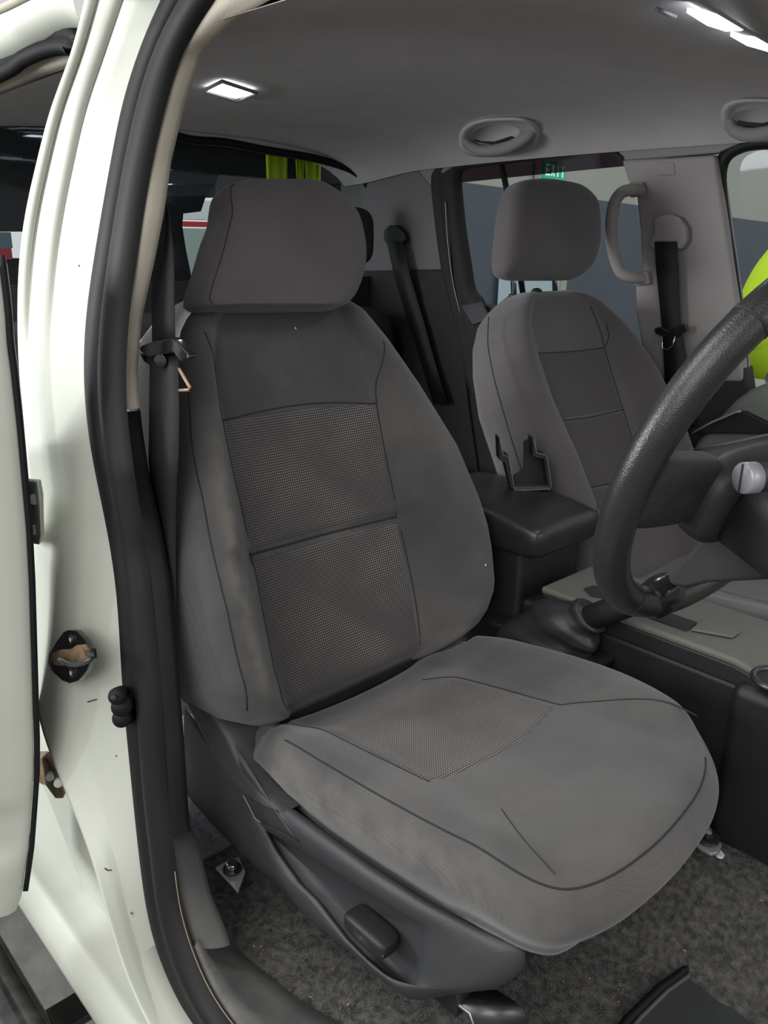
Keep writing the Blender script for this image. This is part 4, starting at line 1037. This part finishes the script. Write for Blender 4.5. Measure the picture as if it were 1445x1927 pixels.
# wa_ sign: find the angle of the leftmost visible point
a_l = min([2*pi*k/360 for k in range(360)], key=lambda a: (lambda v: (v.dot(cr))/(v.dot(cd)))(rim(a)-CP))
P = [rim(2*pi*i/120) for i in range(120)]
tube('rim', P, .0170, M['leather'], swt, n=28, closed=True)
def pxof(p): v = p-CP; z = v.dot(cd); return 722.5+FPX*v.dot(cr)/z, 963.5-FPX*v.dot(cu)/z
def nearest(x, y): return min([2*pi*k/720 for k in range(720)], key=lambda a: (pxof(rim(a))[0]-x)**2+(pxof(rim(a))[1]-y)**2)
for x, y in ((1405, 600), (1178, 1128)):
    a = nearest(x, y); tt = (rim(a+.01)-rim(a-.01)).normalized()
    tube('leather_joint', [rim(a)-tt*.0012, rim(a)+tt*.0012], .0176, M['thread'], swt, n=28)
C0 = on(1400, 930, wc-wn_*.02, wn_)
rows = superell(C0+wn_*.004, wa_, wb_, wn_, .075, .046, .026, .6, .6, 40, 20)
grid('airbag_cover', rows, M['dplastic'], swt, closed=True, caps=True)
for cx_, cy_ in ((1262, 921),):
    pc2 = on(cx_, cy_, wc-wn_*.004, wn_); rad = (C0-pc2); rad = (rad-wn_*rad.dot(wn_)).normalized(); tan = wn_.cross(rad)
    rows = superell(pc2, rad, tan, wn_, .058, .037, .017, .7, .5, 50, 24)
    pad = grid('spoke_pad', rows, mat('perforated_leather', (.015, .015, .016), .4, bump=.9, bscale=1100), swt, closed=True, caps=True)
a_ = pi-nearest(1183, 945)
P = spline([rim(a_, .188), rim(a_, .12).lerp(C0, .2), C0], 12)
tube('spoke', P, .026, M['leather'], swt, n=20, ell=.5, upv=tuple(wn_))
gc2 = rim(nearest(1236, 1126)); gt2 = (rim(nearest(1236, 1126)+.02)-rim(nearest(1236, 1126)-.02)).normalized(); gi = (wc-gc2).normalized()
rows = superell(gc2+gi*.006, gt2, gi, wn_, .034, .027, .0180, .8, .8, 60, 30, lambda a, b, z: (a, b*(1-.25*abs(a)/.034), z))
grid('glossy_leather_wrap', rows, mat('glossy_leather', (.012, .012, .013), .2, bump=.8, bscale=55), swt, closed=True, caps=True)
# column shroud, stalk
cc = thing('steering_column', 'dark steering column shroud with silver-tipped stalk', 'steering column', wc-wn_*.1)
rows = []
for k in range(9):
    s_ = k/8; c = C0-wn_*(.02+.30*s_)
    rows.append([c+wa_*.055*(1+.1*s_)*math.copysign(abs(cos(2*pi*j/32))**.7, cos(2*pi*j/32))+wb_*.042*(1+.1*s_)*math.copysign(abs(sin(2*pi*j/32))**.7, sin(2*pi*j/32)) for j in range(32)])
grid('column_shroud', rows, M['dplastic'], cc, closed=True, caps=True)
prism('lower_cowl', [at(x, y, 'y', .285) for x, y in [(1330, 1000), (1296, 1040), (1252, 1088), (1262, 1104), (1290, 1108), (1330, 1098), (1445, 1092), (1560, 1090), (1620, 1010), (1440, 1000)]], (0, .06, 0), M['trimd'], cc, bevel=.008, bseg=4)
tip = at(1397, 900, 'y', .195); root_ = tip+V((.055, .10, .0))
dirn = (root_-tip).normalized()
tube('indicator_stalk', [tip+dirn*.012, tip+dirn*.06, root_], .0125, M['dplastic'], cc, n=20)
tube('stalk_tip', [tip-dirn*.001, tip+dirn*.001, tip+dirn*.012], lambda s: .0135 if s > 0 else .0125, M['silver'], cc, n=28)
tube('tip_groove', [tip-dirn*.0018+V((0, 0, -.0125)), tip-dirn*.0018+V((0, 0, .0125))], .0008, M['thread'], cc, n=6)

# ================================================================== floor mat and litter
fm = thing('floor_mat', 'black rubber floor mat with raised rim in the driver footwell', 'floor mat', at(1400, 1850, 'z', .0))
mo = [(1130, 1990), (1180, 1927), (1240, 1868), (1296, 1828), (1330, 1786), (1352, 1772), (1380, 1772), (1445, 1812), (1560, 1880), (1500, 2100), (1200, 2100)]
P = [at(x, y, 'z', .008) for x, y in mo]
prism('mat_base', P, (0, 0, .004), mat('mat_rubber', (.035, .037, .038), .6, bump=.4, bscale=200), fm, bevel=.001)
tube('raised_rim', [p+V((0, 0, .008)) for p in P], .006, M['rubber'], fm, closed=True, n=10)
cmt = sum(P, V((0, 0, 0)))/len(P)
tube('inner_rib', [p.lerp(cmt, .16)+V((0, 0, .005)) for p in P], .003, M['sillp'], fm, closed=True, n=8)
for k in range(5):
    x = 1378+k*11; y = 1822+k*6
    tube('tread_rib', [at(x, y, 'z', .014), at(x-5, y+26, 'z', .014)], .0016, M['sillp'], fm, n=6)
vs, fs = [], []
rnd = random.Random(11)
for k in range(420):
    for _ in range(40):
        px_, py_ = rnd.uniform(380, 1445), rnd.uniform(1500, 1927)
        p = at(px_, py_, 'z', .004)
        if rnd.random() < .999 and .02 < p.y < .95 and -.45 < p.x < .6: break
    z = floorz(p.x, p.y); p = V((p.x, p.y, z+.003)); a = rnd.uniform(0, 2*pi); L = rnd.choice([.0006, .0008, .001, .001, .0014, .0018, .003]); w_ = L*rnd.uniform(.15, .6)
    d1_ = V((cos(a), sin(a), rnd.uniform(-.2, .2)))*L; d2_ = V((-sin(a), cos(a), 0))*w_; n = len(vs)
    vs += [p-d1_, p+d2_+V((0, 0, .0008)), p+d1_, p-d2_]; fs.append((n, n+1, n+2, n+3))
tag(mesh('floor_litter', vs, fs, M['debris'], smooth=False), 'dry straw and leaf crumbs scattered on the charcoal carpet', 'litter', kind='stuff')
# loose carpet fibres near the sill
vs, fs = [], []
for k in range(5200):
    p = at(rnd.uniform(385, 1445), rnd.uniform(1560, 1927), 'z', 0)
    if not (.02 < p.y < .7 and -.45 < p.x < .7): continue
    p = V((p.x, p.y, floorz(p.x, p.y)+.002)); a = rnd.uniform(0, 2*pi); L = rnd.uniform(.003, .007)
    q1 = p+V((cos(a)*L, sin(a)*L, rnd.uniform(.001, .004))); q2 = q1+V((cos(a+1.2)*L*.7, sin(a+1.2)*L*.7, -.001)); s_ = V((-sin(a), cos(a), 0))*.00028; n = len(vs)
    vs += [p-s_, p+s_, q1+s_, q1-s_, q2+s_, q2-s_]; fs += [(n, n+1, n+2, n+3), (n+3, n+2, n+4, n+5)]
tag(mesh('carpet_pile', vs, fs, M['fluff'], smooth=False), 'loose dusty carpet fibres around the driver seat', 'carpet', kind='stuff')

# ================================================================== person outside the passenger window
pr_ = thing('person', 'person in yellow high-visibility top outside the far front window', 'person', (.35, 2.3, -.52))
def skin(name, nodes, edges, m, parent, sub=2):
    off = wpos(parent); me = bpy.data.meshes.new(name)
    me.from_pydata([tuple(V(p)-off) for p, r in nodes], edges, []); o = bpy.data.objects.new(name, me); COL.objects.link(o); o.parent = parent
    q = o.modifiers.new('skin', 'SKIN'); q.use_smooth_shade = True
    for v, (p, r) in zip(me.skin_vertices[0].data, nodes): v.radius = (r, r) if not isinstance(r, tuple) else r
    me.skin_vertices[0].data[0].use_root = True
    q = o.modifiers.new('sub', 'SUBSURF'); q.levels = sub; q.render_levels = sub
    me.materials.append(m); return o
sh = at(1462, 520, 'y', 2.25); hipx = at(1500, 700, 'y', 2.3)
H = lambda x, y, Yp: at(x, y, 'y', Yp)
pel = H(1470, 760, 2.35); che = H(1500, 560, 2.3); nek = H(1520, 430, 2.28); hed = H(1530, 370, 2.26)
elb = H(1425, 620, 2.1); 
body = skin('torso', [(pel, .15), (pel.lerp(che, .5), .155), (che, .175), (nek, .07), (H(1478, 480, 2.2), .085), (H(1432, 575, 2.08), .072), (H(1400, 655, 1.98), .058), (H(1590, 500, 2.4), .085), (H(1620, 640, 2.4), .06)],
            [(0, 1), (1, 2), (2, 3), (2, 4), (4, 5), (5, 6), (2, 7), (7, 8)], M['hivis'], pr_)
skin('head', [(nek, .06), (hed, .095), (hed+V((0, 0, .09)), .08)], [(0, 1), (1, 2)], M['skin'], pr_)
skin('trousers', [(pel, .15), (pel+V((-.1, 0, -.45)), .085), (V((pel.x-.1, pel.y, -.45)), .06), (pel+V((.12, .02, -.45)), .085), (V((pel.x+.12, pel.y, -.45)), .06)], [(0, 1), (1, 2), (0, 3), (3, 4)], M['grey_cloth'], pr_)
# white bench and cloth bundle outside the window
wb2 = thing('work_bench', 'pale work bench outside the front passenger window', 'bench', AF(1440, 740, .25))
c = AF(1440, 745, .30)
box('bench_top', V((c.x+.2, c.y+.13, c.z-.02)), (.9, .30, .04), mat('bench_paint', (.6, .6, .55), .6), wb2)
for sx in (-.2, .8): box('bench_leg', V((c.x+sx*.7, c.y+.13, (c.z-.52)/2-.02)), (.05, .05, c.z+.48), M['steel'], wb2)
cl = thing('cloth_bundle', 'crumpled grey-lilac cloth bundle on the bench outside the window', 'cloth', c)
rows = superell(V((c.x+.14, c.y+.10, c.z+.035)), V((1, 0, 0)), V((0, 1, 0)), V((0, 0, 1)), .17, .10, .06, .9, .9, 50, 30, lambda a, b, z: (a+.012*sin(b*90+z*60), b+.01*sin(a*80), z+.012*sin(a*70+b*50)))
grid('folds', rows, M['grey_cloth'], cl, closed=True, caps=True)
